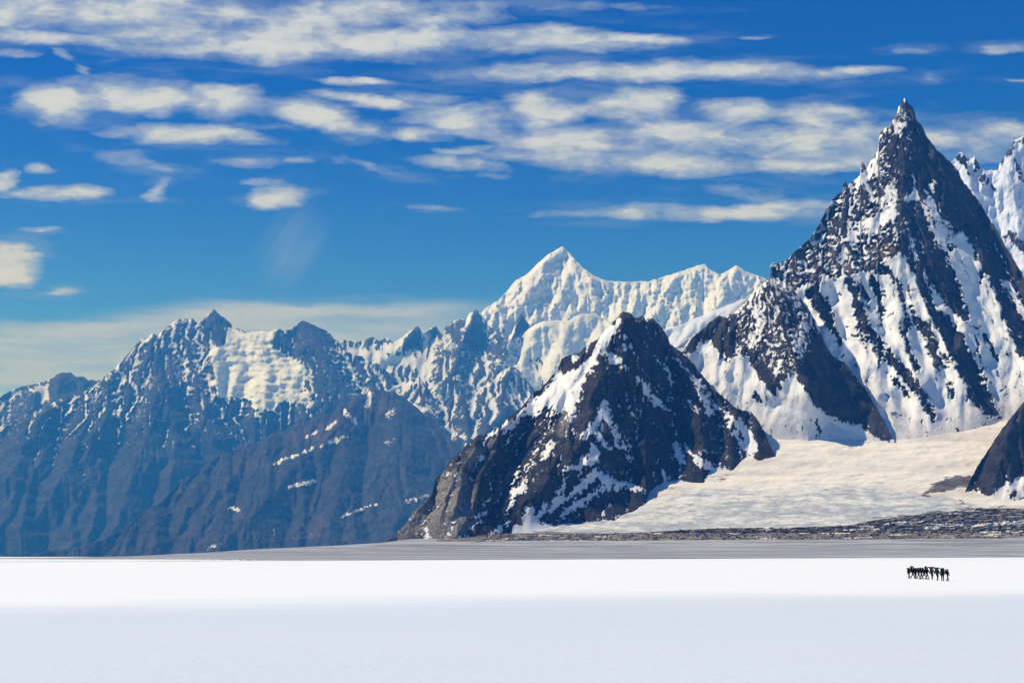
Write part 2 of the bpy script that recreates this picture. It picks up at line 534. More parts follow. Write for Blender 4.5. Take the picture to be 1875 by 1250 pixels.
    X0, Y0, Z0 = X[0], Y[0], np.minimum(Z[0] - 5.0, zbot)
    X = np.vstack([X0[None], X, np.array(BX)])
    Y = np.vstack([Y0[None] , Y, np.array(BY)])
    Z = np.vstack([Z0[None], Z, np.array(BZ)])
    ext = lambda a: np.vstack([a[:1], a, np.repeat(a[-1:], rows, 0)])
    return grid_mesh(name, X, Y, Z, mat, {'snow': ext(S), 'dust': ext(du), 'warm': ext(wa)}, smooth)


# ------------------------------------------------------------------ materials of the mountains
def unit(d):
    return d / F


M_near = mountain_mat('dark_rock_and_snow_near', unit(3500), rock=(0.010, 0.010, 0.013), rock2=(0.075, 0.070, 0.076), warm=(0.36, 0.33, 0.29), fine=0.4)
M_high = mountain_mat('dark_rock_and_snow_high', unit(4500), rock=(0.009, 0.010, 0.014), rock2=(0.085, 0.080, 0.085), fine=0.44)
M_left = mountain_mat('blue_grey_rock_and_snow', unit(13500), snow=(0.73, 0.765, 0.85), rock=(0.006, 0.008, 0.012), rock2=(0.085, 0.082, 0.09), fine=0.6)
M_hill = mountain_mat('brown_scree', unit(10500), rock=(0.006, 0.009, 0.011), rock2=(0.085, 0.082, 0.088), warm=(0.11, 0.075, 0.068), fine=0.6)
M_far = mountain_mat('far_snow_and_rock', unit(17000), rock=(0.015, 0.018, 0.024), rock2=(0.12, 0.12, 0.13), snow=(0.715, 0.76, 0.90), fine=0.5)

# ------------------------------------------------------------------ ground: the snow field
def snow_ground():
    def axis(mx):
        a = [0.0]
        st = 1.5
        while a[-1] < mx:
            a.append(a[-1] + st)
            st *= 1.06
        return np.array(a)
    ax_ = axis(24000)
    xs = np.concatenate([-ax_[:0:-1], ax_])
    ys = np.concatenate([-axis(300)[:0:-1], axis(27500)])
    X, Y = np.meshgrid(xs, ys)
    near = np.exp(-(np.hypot(X, Y) / 900.0) ** 2)
    Z = 0.16 * fbm(X / 55, Y / 25, 3, 3) * near + 0.03 * fbm(X / 9, Y / 5, 3, 9) * near
    Z = Z - sst(Y, 2300, 4000) * 75.0
    m, t = new_mat('glacier_snow')
    pos = t.n('ShaderNodeNewGeometry').outputs['Position']
    sp = t.n('ShaderNodeSeparateXYZ', {0: pos})
    x, y = sp.outputs[0], sp.outputs[1]
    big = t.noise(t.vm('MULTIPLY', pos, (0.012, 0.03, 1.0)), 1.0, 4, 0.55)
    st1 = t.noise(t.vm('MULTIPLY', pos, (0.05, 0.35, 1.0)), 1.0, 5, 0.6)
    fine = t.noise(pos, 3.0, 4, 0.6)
    # far edge of the darker, bluish near snow: 72 m out on the left, 128 m out on the right
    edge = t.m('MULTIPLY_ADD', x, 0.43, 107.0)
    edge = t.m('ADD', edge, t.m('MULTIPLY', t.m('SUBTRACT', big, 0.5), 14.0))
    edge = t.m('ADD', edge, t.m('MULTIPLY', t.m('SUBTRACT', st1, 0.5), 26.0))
    near_tone = t.ss(t.m('SUBTRACT', edge, y), -24.0, 22.0)
    c = t.mix(near_tone, (0.775, 0.81, 0.83), (0.565, 0.64, 0.73))
    c = t.mix(t.m('MULTIPLY', near_tone, t.ss(big, 0.35, 0.7, 0, 0.6)), c, (0.60, 0.655, 0.725))
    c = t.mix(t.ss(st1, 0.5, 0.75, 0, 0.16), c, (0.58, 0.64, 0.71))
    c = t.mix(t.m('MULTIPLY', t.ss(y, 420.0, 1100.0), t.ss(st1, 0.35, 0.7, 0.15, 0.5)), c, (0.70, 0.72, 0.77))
    bp = t.n('ShaderNodeBump', {'Strength': 0.5, 'Distance': 0.06, 'Height': t.m('ADD', fine, t.m('MULTIPLY', st1, 7.0))})
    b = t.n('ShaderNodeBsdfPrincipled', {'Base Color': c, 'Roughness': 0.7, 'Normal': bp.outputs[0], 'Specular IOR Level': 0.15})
    t.n('ShaderNodeOutputMaterial', {0: b.outputs[0]})
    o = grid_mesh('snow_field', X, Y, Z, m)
    tag(o, 'flat white snow plain stretching across the foreground', 'snow field', kind='structure')
    return o


snow_ground()


# ------------------------------------------------------------------ grey ice, glacier and moraine (rising valley floor)
def floor_sheet(name, top, bot, x0, x1, mat, label, cat, lift=0.0, bumps=1.0, step=2.2, seed=1, attrs=None, bwx=30.0, bwy=5.0, skirt=-40.0, meet=False):
    xs = np.arange(x0, x1 + step, step)
    tp, bt = lin(top, xs), lin(bot, xs)
    tp = np.minimum(tp, bt - 0.5)
    nr = int(np.max(bt - tp) / (step * 0.45)) + 6
    t = np.linspace(0, 1, nr)[:, None]
    px = np.repeat(xs[None], nr, 0)
    py = bt[None] * (1 - t) + tp[None] * t
    D = dg(py)
    if meet:                                       # the sheet's foot lies on the snow plain
        Db = EYE * F / (bt[None] - HOR) * 1.01
        tt = np.clip((bt[None] - py) / (bt[None] - 1012.0), 0, 1)
        D = Db * (1 - tt) + dg(np.minimum(py, 1012.0)) * tt
    k = D / F
    R = bumps * (fbm(px / bwx, py / bwy, 5, seed, 0.55) * 2.2)
    ed = sst(np.minimum(bt[None] - py, (py - tp[None]) + 3), 0, 3)
    D = D - (R * ed + lift) * k * 4.0
    ux, uz = ray(px, py)
    Z = EYE + uz * D + 0.4 * bumps * k * fbm(px / 7.0, py / 2.2, 4, seed + 5, 0.6)
    X, Y = ux * D, D
    at = {}
    for nme, fn in (attrs or {}).items():
        at[nme] = fn(px, py)
    X = np.vstack([X[:1], X, X[-1:] * 1.01, X[-1:] * 1.03])
    Y = np.vstack([Y[:1], Y, Y[-1:] * 1.01, Y[-1:] * 1.03])
    Z = np.vstack([Z[:1] + skirt, Z, Z[-1:] - 6, Z[-1:] * 0 - 80])
    at = {k_: np.vstack([a[:1], a, a[-1:], a[-1:]]) for k_, a in at.items()}
    o = grid_mesh(name, X, Y, Z, mat, at)
    tag(o, label, cat, kind='structure')
    return o


def ice_mat():
    m, t = new_mat('grey_dirty_ice')
    pos = t.n('ShaderNodeNewGeometry').outputs['Position']
    st = t.noise(t.vm('MULTIPLY', pos, (0.0035, 0.012, 0.0)), 1.0, 7, 0.62, 0.4)
    sf = t.noise(t.vm('MULTIPLY', pos, (0.03, 0.05, 0.05)), 1.0, 5, 0.7)
    c = t.mix(t.ss(st, 0.42, 0.58), (0.36, 0.38, 0.42), (0.19, 0.205, 0.235))
    c = t.mix(t.ss(sf, 0.55, 0.72, 0, 0.6), c, (0.15, 0.15, 0.16))
    c = t.mix(t.ss(st, 0.60, 0.70, 0, 0.8), c, (0.50, 0.51, 0.55))
    bp = t.n('ShaderNodeBump', {'Strength': 0.7, 'Distance': 4.0, 'Height': sf})
    b = t.n('ShaderNodeBsdfPrincipled', {'Base Color': c, 'Roughness': 0.8, 'Normal': bp.outputs[0], 'Specular IOR Level': 0.15})
    t.n('ShaderNodeOutputMaterial', {0: b.outputs[0]})
    return m


ICE_TOP = [(-200, 1025), (0, 1021), (120, 1020), (230, 1018), (380, 1011), (470, 1005), (620, 998), (700, 993), (760, 985), (840, 978), (900, 972), (1000, 966), (1100, 962), (1180, 950), (1250, 955), (1330, 962),
           (1500, 970), (1875, 975), (2100, 975)]
floor_sheet('ice_field', ICE_TOP, [(-200, 1029), (0, 1028), (700, 1025), (1320, 1022), (1875, 1019.5), (2100, 1019)], -200, 2100, ice_mat(),
            'grey streaked band of dirty ice behind the snow plain', 'ice', bumps=0.15, seed=4, bwx=60, bwy=6, meet=True)


def glacier_mat():
    m, t = new_mat('cream_glacier_snow')
    pos = t.n('ShaderNodeNewGeometry').outputs['Position']
    at = lambda k: t.n('ShaderNodeAttribute', attribute_name=k).outputs['Fac']
    ice, dirt = at('ice'), at('dirt')
    n1 = t.noise(t.vm('MULTIPLY', pos, (0.006, 0.010, 0.03)), 1.0, 7, 0.65)
    n2 = t.noise(t.vm('MULTIPLY', pos, (0.028, 0.035, 0.12)), 1.0, 6, 0.7)
    st = t.noise(t.vm('MULTIPLY', pos, (0.0018, 0.010, 0.010)), 1.0, 7, 0.62, 0.8)
    c = t.mix(t.ss(st, 0.4, 0.65), (0.80, 0.755, 0.68), (0.62, 0.58, 0.53))
    icec = t.mix(t.ss(t.m('ADD', t.m('MULTIPLY', n2, 0.6), t.m('MULTIPLY', st, 0.5)), 0.47, 0.62), (0.74, 0.73, 0.70), (0.40, 0.43, 0.46))
    c = t.mix(t.ss(t.m('ADD', ice, t.m('MULTIPLY', t.m('SUBTRACT', n1, 0.5), 1.9)), 0.35, 0.65), c, icec)
    dc = t.mix(t.ss(n2, 0.35, 0.6), (0.06, 0.055, 0.055), (0.17, 0.15, 0.135))
    c = t.mix(t.ss(t.m('ADD', dirt, t.m('MULTIPLY', t.m('SUBTRACT', n2, 0.5), 1.1)), 0.46, 0.56), c, dc)
    hb = t.m('MULTIPLY', n2, t.m('MULTIPLY_ADD', ice, 4.0, 0.5))
    bp = t.n('ShaderNodeBump', {'Strength': 0.7, 'Distance': 1.0, 'Height': hb})
    b = t.n('ShaderNodeBsdfPrincipled', {'Base Color': c, 'Roughness': 0.8, 'Normal': bp.outputs[0], 'Specular IOR Level': 0.15})
    t.n('ShaderNodeOutputMaterial', {0: b.outputs[0]})
    return m


def a_ice(px, py):
    wy = py + 6 * fbm(px / 40, py / 12, 4, 61)
    lo = lin([(850, 990), (1180, 915), (1300, 895), (1450, 890), (1600, 890), (1700, 905), (1875, 930)], px)
    return sst(wy, lo - 34, lo + 34) * 0.95


def a_dirt(px, py):
    w1 = 10 * fbm(px / 35, py / 9, 4, 71)
    d = np.zeros(px.shape)
    for pts, val, soft in [([(1690, 905, 6), (1730, 888, 12), (1770, 880, 14), (1800, 890, 12)], .75, 10),
                           ([(1755, 915, 8), (1790, 935, 8), (1840, 925, 6)], .55, 8),
                           ([(1600, 948, 3), (1700, 940, 6), (1800, 935, 9), (1900, 945, 12)], .62, 8),
                           ([(1550, 818, 2), (1575, 821, 2), (1590, 825, 1)], .6, 3), ([(1415, 858, 2), (1435, 856, 1)], .5, 3), ([(1305, 880, 3), (1340, 872, 3), (1358, 880, 2)], .55, 4),
                           ([(1440, 790, 2), (1480, 802, 3), (1500, 808, 2)], .42, 5), ([(1215, 916, 2), (1235, 914, 2)], .5, 3),
                           ([(1200, 962, 2), (1320, 955, 2), (1450, 945, 2), (1600, 932, 3)], .5, 5)]:
        dd, _ = stroke(px + w1, py + 0.3 * w1, pts)
        d = np.maximum(d, val * sst(-dd, -soft, soft))
    return d


gl_top = [(880, 962), (1000, 952), (1100, 945), (1140, 935), (1170, 905), (1200, 872), (1250, 866), (1290, 855), (1345, 840), (1380, 800), (1421, 770), (1500, 760), (1700, 755), (1840, 735), (2100, 735)]
gl_bot = [(880, 975), (1000, 972), (1180, 978), (1400, 980), (1875, 984), (2100, 984)]
floor_sheet('glacier', gl_top, gl_bot, 880, 2100, glacier_mat(), 'cream and white glacier pouring between the two rocky peaks', 'glacier',
            lift=1.0, bumps=0.35, seed=12, attrs={'ice': a_ice, 'dirt': a_dirt}, bwx=55, bwy=13)


def rubble_mat():
    m, t = new_mat('moraine_rubble')
    pos = t.n('ShaderNodeNewGeometry').outputs['Position']
    sn = t.n('ShaderNodeAttribute', attribute_name='snow').outputs['Fac']
    n1 = t.noise(t.vm('MULTIPLY', pos, (0.05, 0.05, 0.08)), 1.0, 6, 0.7)
    n2 = t.noise(t.vm('MULTIPLY', pos, (0.006, 0.02, 0.05)), 1.0, 5, 0.6)
    c = t.mix(t.ss(n1, 0.4, 0.62), (0.07, 0.063, 0.060), (0.30, 0.26, 0.225))
    c = t.mix(t.ss(n2, 0.5, 0.7, 0, 0.5), c, (0.34, 0.285, 0.235))
    f = t.ss(t.m('ADD', sn, t.m('MULTIPLY', t.m('SUBTRACT', n1, 0.5), 0.7)), 0.44, 0.56)
    c = t.mix(f, c, (0.74, 0.70, 0.64))
    bp = t.n('ShaderNodeBump', {'Strength': 1.0, 'Distance': 6.0, 'Height': n1})
    b = t.n('ShaderNodeBsdfPrincipled', {'Base Color': c, 'Roughness': 0.9, 'Normal': bp.outputs[0], 'Specular IOR Level': 0.2})
    t.n('ShaderNodeOutputMaterial', {0: b.outputs[0]})
    return m


def a_msnow(px, py):
    w1 = 14 * fbm(px / 40, py / 6, 4, 81)
    d = 0.22 + 0.55 * pn(px / 60, py / 4.5, 83)
    for pts, val, soft in [([(1620, 958, 2), (1660, 957, 3), (1690, 954, 2)], .9, 2), ([(1710, 961, 3), (1760, 960, 3)], .9, 2), ([(1770, 963, 2), (1875, 955, 5)], .9, 3),
                           ([(1550, 970, 2), (1610, 968, 2)], .8, 2), ([(1400, 966, 2), (1450, 964, 2)], .8, 2), ([(1800, 974, 2), (1900, 972, 2)], .8, 2)]:
        dd, _ = stroke(px + w1, py, pts)
        d = np.maximum(d, val * sst(-dd, -soft, soft))
    return d


mo_top = [(800, 985), (870, 978), (960, 976), (1100, 976), (1180, 974), (1280, 968), (1330, 966), (1450, 965), (1550, 962), (1600, 952), (1650, 945), (1720, 938), (1790, 930), (1875, 930), (2100, 930)]
mo_bot = [(800, 990), (870, 990), (960, 988), (1180, 988), (1400, 986), (1600, 986), (1875, 982), (2100, 981)]
floor_sheet('moraine', mo_top, mo_bot, 800, 2100, rubble_mat(), 'brown band of rock rubble along the foot of the glacier', 'moraine', lift=3.0, bumps=0.7,
            seed=22, attrs={'snow': a_msnow}, bwx=14, bwy=3.0, step=1.5)

# ------------------------------------------------------------------ the dark pyramid in the middle
PYR_TOP = [(706, 993), (708, 992), (723, 981), (742, 958), (759, 936), (792, 903), (798, 879), (818, 852), (853, 816), (872, 801), (896, 793), (919, 777), (951, 750), (974, 722),
           (998, 703), (1017, 683), (1029, 656), (1045, 648), (1060, 646), (1076, 634), (1096, 620), (1111, 601), (1130, 583), (1136, 572), (1151, 571), (1162, 581), (1174, 578),
           (1184, 589), (1192, 583), (1205, 589), (1213, 600), (1228, 630), (1254, 648), (1287, 689), (1317, 722), (1347, 745), (1365, 754), (1376, 754), (1388, 767), (1402, 796),
           (1421, 836), (1430, 850)]
PYR_BOT = [(680, 1008), (708, 994), (837, 988), (951, 973), (1033, 962), (1111, 958), (1143, 948), (1182, 928), (1190, 900), (1217, 888), (1250, 888), (1287, 884), (1302, 868),
           (1343, 864), (1369, 840), (1387, 846), (1421, 840), (1430, 851)]
pyr_marks = [
    # the big snow face on the upper left
    ([(1134, 590, 4), (1124, 600, 8), (1108, 620, 9), (1097, 636, 8), (1085, 648, 10)], 1.0, 2.5),
    ([(1090, 645, 10), (1070, 668, 16), (1045, 690, 20), (1025, 710, 18), (1000, 730, 13), (975, 755, 9)], 1.0, 3),
    ([(1050, 700, 16), (1035, 730, 12), (1010, 760, 6)], 0.95, 3), ([(1060, 690, 10), (1050, 740, 9), (1040, 770, 4)], 0.9, 3),
    ([(975, 738, 6), (955, 762, 5), (930, 782, 6), (922, 788, 4)], 0.95, 3), ([(1052, 655, 4), (1045, 672, 4)], 0.95, 2), ([(898, 797, 4), (908, 790, 3)], .85, 2),
    ([(940, 796, 3), (925, 806, 2)], .8, 2), ([(878, 840, 3), (885, 835, 2)], .8, 3),
    # streaks right of the face
    ([(1100, 640, 4), (1120, 655, 5), (1140, 668, 4), (1150, 675, 3)], 0.8, 3), ([(1138, 610, 4), (1144, 630, 5), (1140, 648, 3)], 0.62, 4),
    ([(1110, 735, 4), (1095, 765, 8), (1080, 790, 6), (1068, 800, 3)], 0.95, 3), ([(1105, 748, 6), (1118, 775, 7), (1128, 805, 6), (1135, 818, 3)], 0.85, 4),
    ([(1085, 783, 3), (1105, 812, 6), (1115, 822, 3)], .8, 3), ([(1140, 800, 5), (1148, 820, 6), (1155, 838, 3)], 0.62, 4),
    ([(1165, 690, 3), (1180, 705, 5), (1192, 722, 7), (1200, 740, 5)], 0.85, 3), ([(1162, 740, 3), (1165, 770, 4)], .6, 3), ([(1205, 740, 3), (1222, 748, 3)], .7, 2),
    ([(1205, 655, 3), (1220, 680, 3), (1232, 705, 3)], .6, 3), ([(1230, 650, 3), (1245, 668, 3), (1262, 680, 3)], .8, 3),
    ([(1270, 690, 3), (1285, 715, 5), (1296, 745, 6), (1300, 760, 4)], .85, 3), ([(1300, 735, 3), (1330, 758, 4), (1352, 778, 6)], .85, 3), ([(1262, 735, 3), (1280, 755, 4)], .7, 3),
    ([(1235, 815, 4), (1245, 835, 6), (1250, 848, 3)], .85, 3), ([(1252, 815, 3), (1275, 840, 4), (1310, 862, 7), (1340, 868, 5)], .9, 3), ([(1355, 775, 7), (1372, 800, 8), (1378, 835, 8)], .9, 3),
    ([(1335, 780, 5), (1350, 800, 4), (1360, 820, 5)], .8, 3), ([(1215, 860, 3), (1222, 880, 5)], .8, 3), ([(1290, 825, 3), (1282, 835, 3)], .8, 2),
    # left lower part
    ([(1008, 815, 4), (1000, 830, 6), (992, 842, 4)], .9, 3), ([(1012, 750, 3), (995, 800, 3), (965, 860, 3)], .55, 3),
    ([(1085, 818, 5), (1093, 832, 9), (1075, 846, 8), (1050, 856, 5), (1030, 862, 3)], 1.0, 3),
    ([(1090, 862, 5), (1110, 880, 8), (1145, 888, 5), (1170, 898, 4)], 1.0, 3), ([(1085, 872, 6), (1060, 895, 6), (1030, 915, 4), (1012, 932, 4)], 1.0, 3),
    ([(1135, 893, 4), (1100, 897, 4), (1070, 915, 6), (1045, 930, 5), (1030, 945, 4)], 1.0, 3), ([(1042, 870, 3), (1030, 890, 4), (1020, 915, 5), (1008, 935, 5)], .9, 3),
    ([(1120, 910, 4), (1130, 918, 4)], .8, 2), ([(950, 860, 3), (940, 890, 4), (935, 912, 4)], .7, 3), ([(965, 880, 4), (945, 905, 5), (935, 925, 5), (930, 935, 3)], .85, 3),
    ([(1000, 925, 4), (985, 945, 5), (970, 960, 10), (950, 972, 12), (980, 972, 12), (1010, 966, 8)], 1.0, 3), ([(975, 930, 5), (965, 955, 9)], 1.0, 3),
    ([(935, 955, 2), (915, 968, 4), (895, 980, 4)], .95, 2), ([(782, 972, 5), (786, 984, 5)], .9, 2), ([(845, 982, 5), (858, 986, 4)], .9, 2), ([(815, 870, 3), (822, 862, 3)], .8, 2),
    ([(890, 920, 3), (870, 960, 3), (850, 980, 3)], .5, 3), ([(1105, 955, 4), (1150, 945, 4)], .7, 3),
    # rock showing through the face
    ([(1046, 672, 7), (1060, 665, 6), (1075, 650, 6), (1090, 632, 6)], 0.05, 2), ([(1030, 660, 10), (1038, 665, 10), (1035, 680, 5)], 0.0, 2),
    ([(1104, 905, 6), (1140, 910, 10), (1150, 918, 8), (1100, 925, 10), (1060, 938, 6)], 0.08, 3),
]
relief('mountain', PYR_TOP, PYR_BOT, 706, 1430, M_near, extra=lambda px, py, D, S, k: (D + lin([(706, 120), (760, 100), (870, 0), (1100, 0), (1400, 0)], px), S), steep=1.05, step=1.7, jag=3.2, jagw=11, base_snow=0.13, mott=0.75, warp=5, outcrop=0.0,
       apex=(1150, 330), marks=pyr_marks, mslope=0.14, fanw=20, gul=1.5, rough=1.5, seed=3,
       ridges=[([(1140, 575), (1100, 660), (1080, 740), (1060, 800), (1000, 880), (950, 960)], 70, 110, 1.2), ([(1195, 590), (1190, 700), (1180, 800), (1170, 900)], 26, 40, 1.2),
               ([(1220, 620), (1270, 700), (1290, 800), (1295, 870)], 22, 45, 0.7), ([(1376, 756), (1390, 800), (1400, 838)], 22, 32, 0.7), ([(1340, 750), (1330, 800), (1335, 850)], 14, 28, .7),
               ([(940, 760), (895, 850), (870, 920), (845, 985)], 40, 110, 0.3), ([(1000, 740), (960, 840), (920, 940)], 20, 34, 0.6), ([(1100, 850), (1120, 900), (1130, 950)], 16, 50, .8)],
       warms=[([(735, 975, 12), (780, 940, 25), (835, 890, 30), (850, 960, 14), (800, 975, 18)], 1.0, 20), ([(900, 800, 10), (860, 850, 14)], .7, 16), ([(1040, 760, 10), (1030, 790, 10)], .7, 8)],
       dusts=[([(1110, 950, 6), (1010, 965, 6)], .4, 6), ([(1240, 855, 4), (1330, 868, 6)], .4, 6)])
o = bpy.data.objects['mountain']
tag(o, 'dark triangular peak in the middle with a snow face on its upper left', 'mountain', kind='structure')

# ------------------------------------------------------------------ Mitre-shaped peak on the right
HI_TOP = [(1230, 640), (1390, 530), (1397, 518), (1409, 506), (1410, 489), (1416, 480), (1428, 483), (1444, 473), (1450, 465), (1484, 436), (1501, 410), (1513, 382), (1529, 360), (1543, 349),
          (1544, 338), (1548, 331), (1553, 340), (1563, 331), (1575, 321), (1577, 300), (1581, 295), (1584, 304), (1586, 312), (1594, 295), (1608, 275), (1609, 257), (1611, 243),
          (1621, 235), (1630, 234), (1635, 221), (1643, 207), (1645, 196), (1652, 186), (1657, 179), (1662, 189), (1670, 194), (1675, 207), (1680, 223), (1689, 232), (1696, 248),
          (1707, 263), (1716, 275), (1736, 293), (1754, 311), (1761, 329), (1779, 351), (1792, 367), (1810, 398), (1827, 423), (1844, 456), (1875, 505), (1920, 560), (2000, 640), (2120, 740)]
HI_BOT = [(1230, 800), (1421, 800), (1500, 806), (1640, 812), (1700, 804), (1760, 795), (1840, 770), (2120, 765)]
R = 0.0
hi_polys = [
    # upper mottled pyramid
    ([(1380, 540), (1405, 470), (1500, 390), (1560, 300), (1640, 170), (1700, 200), (1860, 480), (1790, 480), (1760, 420), (1730, 440), (1700, 400), (1680, 430), (1655, 455), (1625, 478),
      (1600, 492), (1560, 503), (1520, 510), (1480, 525), (1430, 530)], 0.41, 4),
    # dark right flank
    ([(1662, 185), (1690, 225), (1720, 270), (1760, 320), (1800, 375), (1850, 460), (1880, 520), (1850, 520), (1815, 500), (1795, 470), (1790, 440), (1765, 425), (1735, 405), (1715, 370),
      (1700, 365), (1690, 340), (1675, 330), (1668, 300), (1672, 250)], 0.03, 5),
    ([(1625, 240), (1660, 250), (1672, 330), (1668, 370), (1650, 400), (1640, 330), (1628, 300)], 0.14, 8),
]
hi_marks = [
    ([(1657, 176, 5), (1658, 192, 6), (1664, 204, 4)], 0.1, 3),
    ([(1650, 205, 5), (1652, 222, 7), (1640, 245, 5)], 0.62, 4),
    ([(1607, 290, 4), (1592, 315, 8), (1578, 330, 9), (1563, 343, 5)], 0.95, 4),
    ([(1638, 335, 3), (1628, 355, 8), (1612, 385, 6)], 0.8, 5), ([(1636, 370, 4), (1628, 395, 11), (1600, 410, 14), (1572, 428, 12), (1556, 440, 7)], 0.9, 5),
    ([(1672, 360, 9), (1660, 365, 5)], 0.95, 3), ([(1709, 335, 5), (1710, 350, 4)], 0.95, 2), ([(1545, 460, 5), (1530, 480, 5)], .8, 4),
    # dark rib left of the gully
    ([(1665, 385, 14), (1680, 400, 18), (1695, 440, 20), (1708, 470, 26), (1722, 505, 24), (1745, 545, 18), (1766, 578, 7)], 0.10, 4),
    ([(1655, 445, 8), (1665, 470, 7), (1680, 500, 7), (1697, 540, 6), (1712, 575, 9), (1736, 602, 14), (1750, 630, 17), (1766, 658, 17), (1775, 680, 18), (1788, 705, 13), (1802, 735, 15),
      (1815, 752, 10), (1830, 762, 3)], 0.05, 4),
    ([(1795, 440, 15), (1808, 470, 16), (1820, 500, 12), (1828, 528, 7), (1842, 552, 12), (1856, 585, 15), (1876, 625, 14), (1910, 660, 14)], 0.08, 4),
    ([(1860, 500, 12), (1880, 540, 14), (1920, 600, 14)], .1, 4), ([(1799, 470, 5), (1800, 495, 4), (1796, 515, 3)], .2, 3), ([(1865, 620, 10), (1868, 640, 9)], .2, 4),
    ([(1725, 430, 3), (1738, 450, 7), (1743, 458, 4)], 0.2, 3),
    ([(1698, 372, 6), (1708, 395, 13), (1716, 420, 12), (1730, 452, 10)], 0.85, 4),
    # lower ribs
    ([(1486, 530, 10), (1500, 552, 13), (1512, 575, 11), (1524, 600, 6), (1537, 628, 3)], 0.05, 3),
    ([(1557, 516, 5), (1566, 540, 7), (1571, 560, 8), (1580, 592, 9), (1598, 614, 8), (1616, 642, 7), (1642, 665, 10), (1662, 690, 8), (1684, 718, 7), (1702, 750, 5), (1710, 770, 2)], 0.10, 4),
    ([(1575, 520, 3), (1585, 545, 4), (1592, 562, 2)], .15, 3),
    ([(1597, 512, 6), (1605, 530, 9), (1611, 560, 5), (1614, 595, 2)], 0.2, 4),
    ([(1612, 493, 6), (1622, 494, 6), (1636, 508, 3), (1648, 528, 4), (1659, 560, 3), (1656, 595, 3), (1662, 634, 3), (1679, 673, 4)], 0.12, 3),
    ([(1670, 565, 4), (1670, 588, 8), (1690, 594, 9), (1702, 620, 9), (1713, 645, 10), (1733, 668, 5)], 0.25, 5), ([(1714, 668, 4), (1718, 680, 3)], .2, 2),
    ([(1804, 614, 3), (1816, 636, 4), (1827, 662, 3)], 0.12, 2), ([(1782, 594, 2), (1793, 602, 2)], .15, 2), ([(1736, 700, 2), (1745, 727, 3)], .2, 2), ([(1778, 705, 3), (1774, 730, 3)], .2, 2),
    ([(1636, 696, 2), (1653, 710, 3), (1665, 727, 3)], .25, 2), ([(1640, 660, 8), (1600, 640, 3)], .35, 4),
    ([(1490, 508, 6), (1498, 512, 6)], .3, 3), ([(1620, 680, 2), (1626, 690, 2)], .3, 2), ([(1570, 600, 6), (1580, 620, 5)], .3, 4), ([(1850, 545, 3), (1838, 530, 3)], .3, 3),
    # snow crests
    ([(1470, 535, 4), (1482, 524, 4)], 1.0, 2), ([(1505, 530, 3), (1520, 515, 4), (1540, 512, 3)], 1.0, 2),
]
relief('mountain', HI_TOP, HI_BOT, 1230, 2120, M_high, steep=1.05, step=1.7, jag=2.6, jagw=7, base_snow=0.93, mott=0.62, warp=4.5, apex=(1500, -100), marks=hi_marks, polys=hi_polys,
       mslope=0.10, fanw=17, gul=1.5, rough=2.0, seed=8, snow_rough=0.12, snow_eb=0.28, outcrop=0.28,
       ridges=[([(1657, 180), (1655, 300), (1650, 400), (1655, 450)], 70, 110, 1.3), ([(1655, 450), (1700, 540), (1750, 630), (1790, 710), (1820, 760)], 34, 42, 0.6),
               ([(1655, 450), (1600, 492), (1520, 512), (1480, 525)], 30, 30, 1.0), ([(1560, 505), (1590, 600), (1650, 670), (1705, 760)], 26, 34, 0.6),
               ([(1620, 490), (1655, 560), (1662, 640), (1690, 700)], 20, 26, 0.6), ([(1485, 525), (1515, 580), (1540, 640)], 24, 26, .5),
               ([(1680, 330), (1720, 420), (1750, 540), (1770, 580)], 22, 30, .6), ([(1690, 230), (1780, 350), (1850, 460), (1880, 510), (1990, 640)], 5, 30, 1.4),
               ([(1795, 440), (1830, 530), (1870, 620), (1900, 680)], 24, 34, .6), ([(1672, 560), (1700, 620), (1735, 670)], 16, 24, .6), ([(1540, 350), (1560, 430), (1500, 500)], 18, 40, .8)],
       warms=[([(1560, 490, 10), (1590, 470, 14), (1630, 455, 8)], 1.0, 8), ([(1500, 450, 20), (1470, 490, 16), (1520, 480, 20)], .6, 16)],
       dusts=[([(1421, 820, 20), (1640, 820, 20), (1860, 775, 20)], .9, 80), ([(1520, 610, 2), (1535, 640, 3), (1560, 665, 3), (1590, 705, 4), (1620, 745, 6), (1655, 790, 9)], .8, 5), ([(1640, 740, 3), (1670, 770, 6), (1710, 795, 8)], .65, 8),
              ([(1785, 690, 3), (1810, 720, 5), (1840, 752, 6)], .9, 4), ([(1600, 500, 4), (1640, 470, 3)], .6, 3), ([(1560, 790, 6), (1700, 800, 6)], .3, 14),
              ([(1540, 560, 2), (1535, 620, 3)], .5, 5), ([(1825, 440, 3), (1850, 480, 4), (1880, 530, 4)], .6, 4)])
tag(bpy.data.objects['mountain.001'], 'tallest sharp rock spire on the right with snow gullies below it', 'mountain', kind='structure')

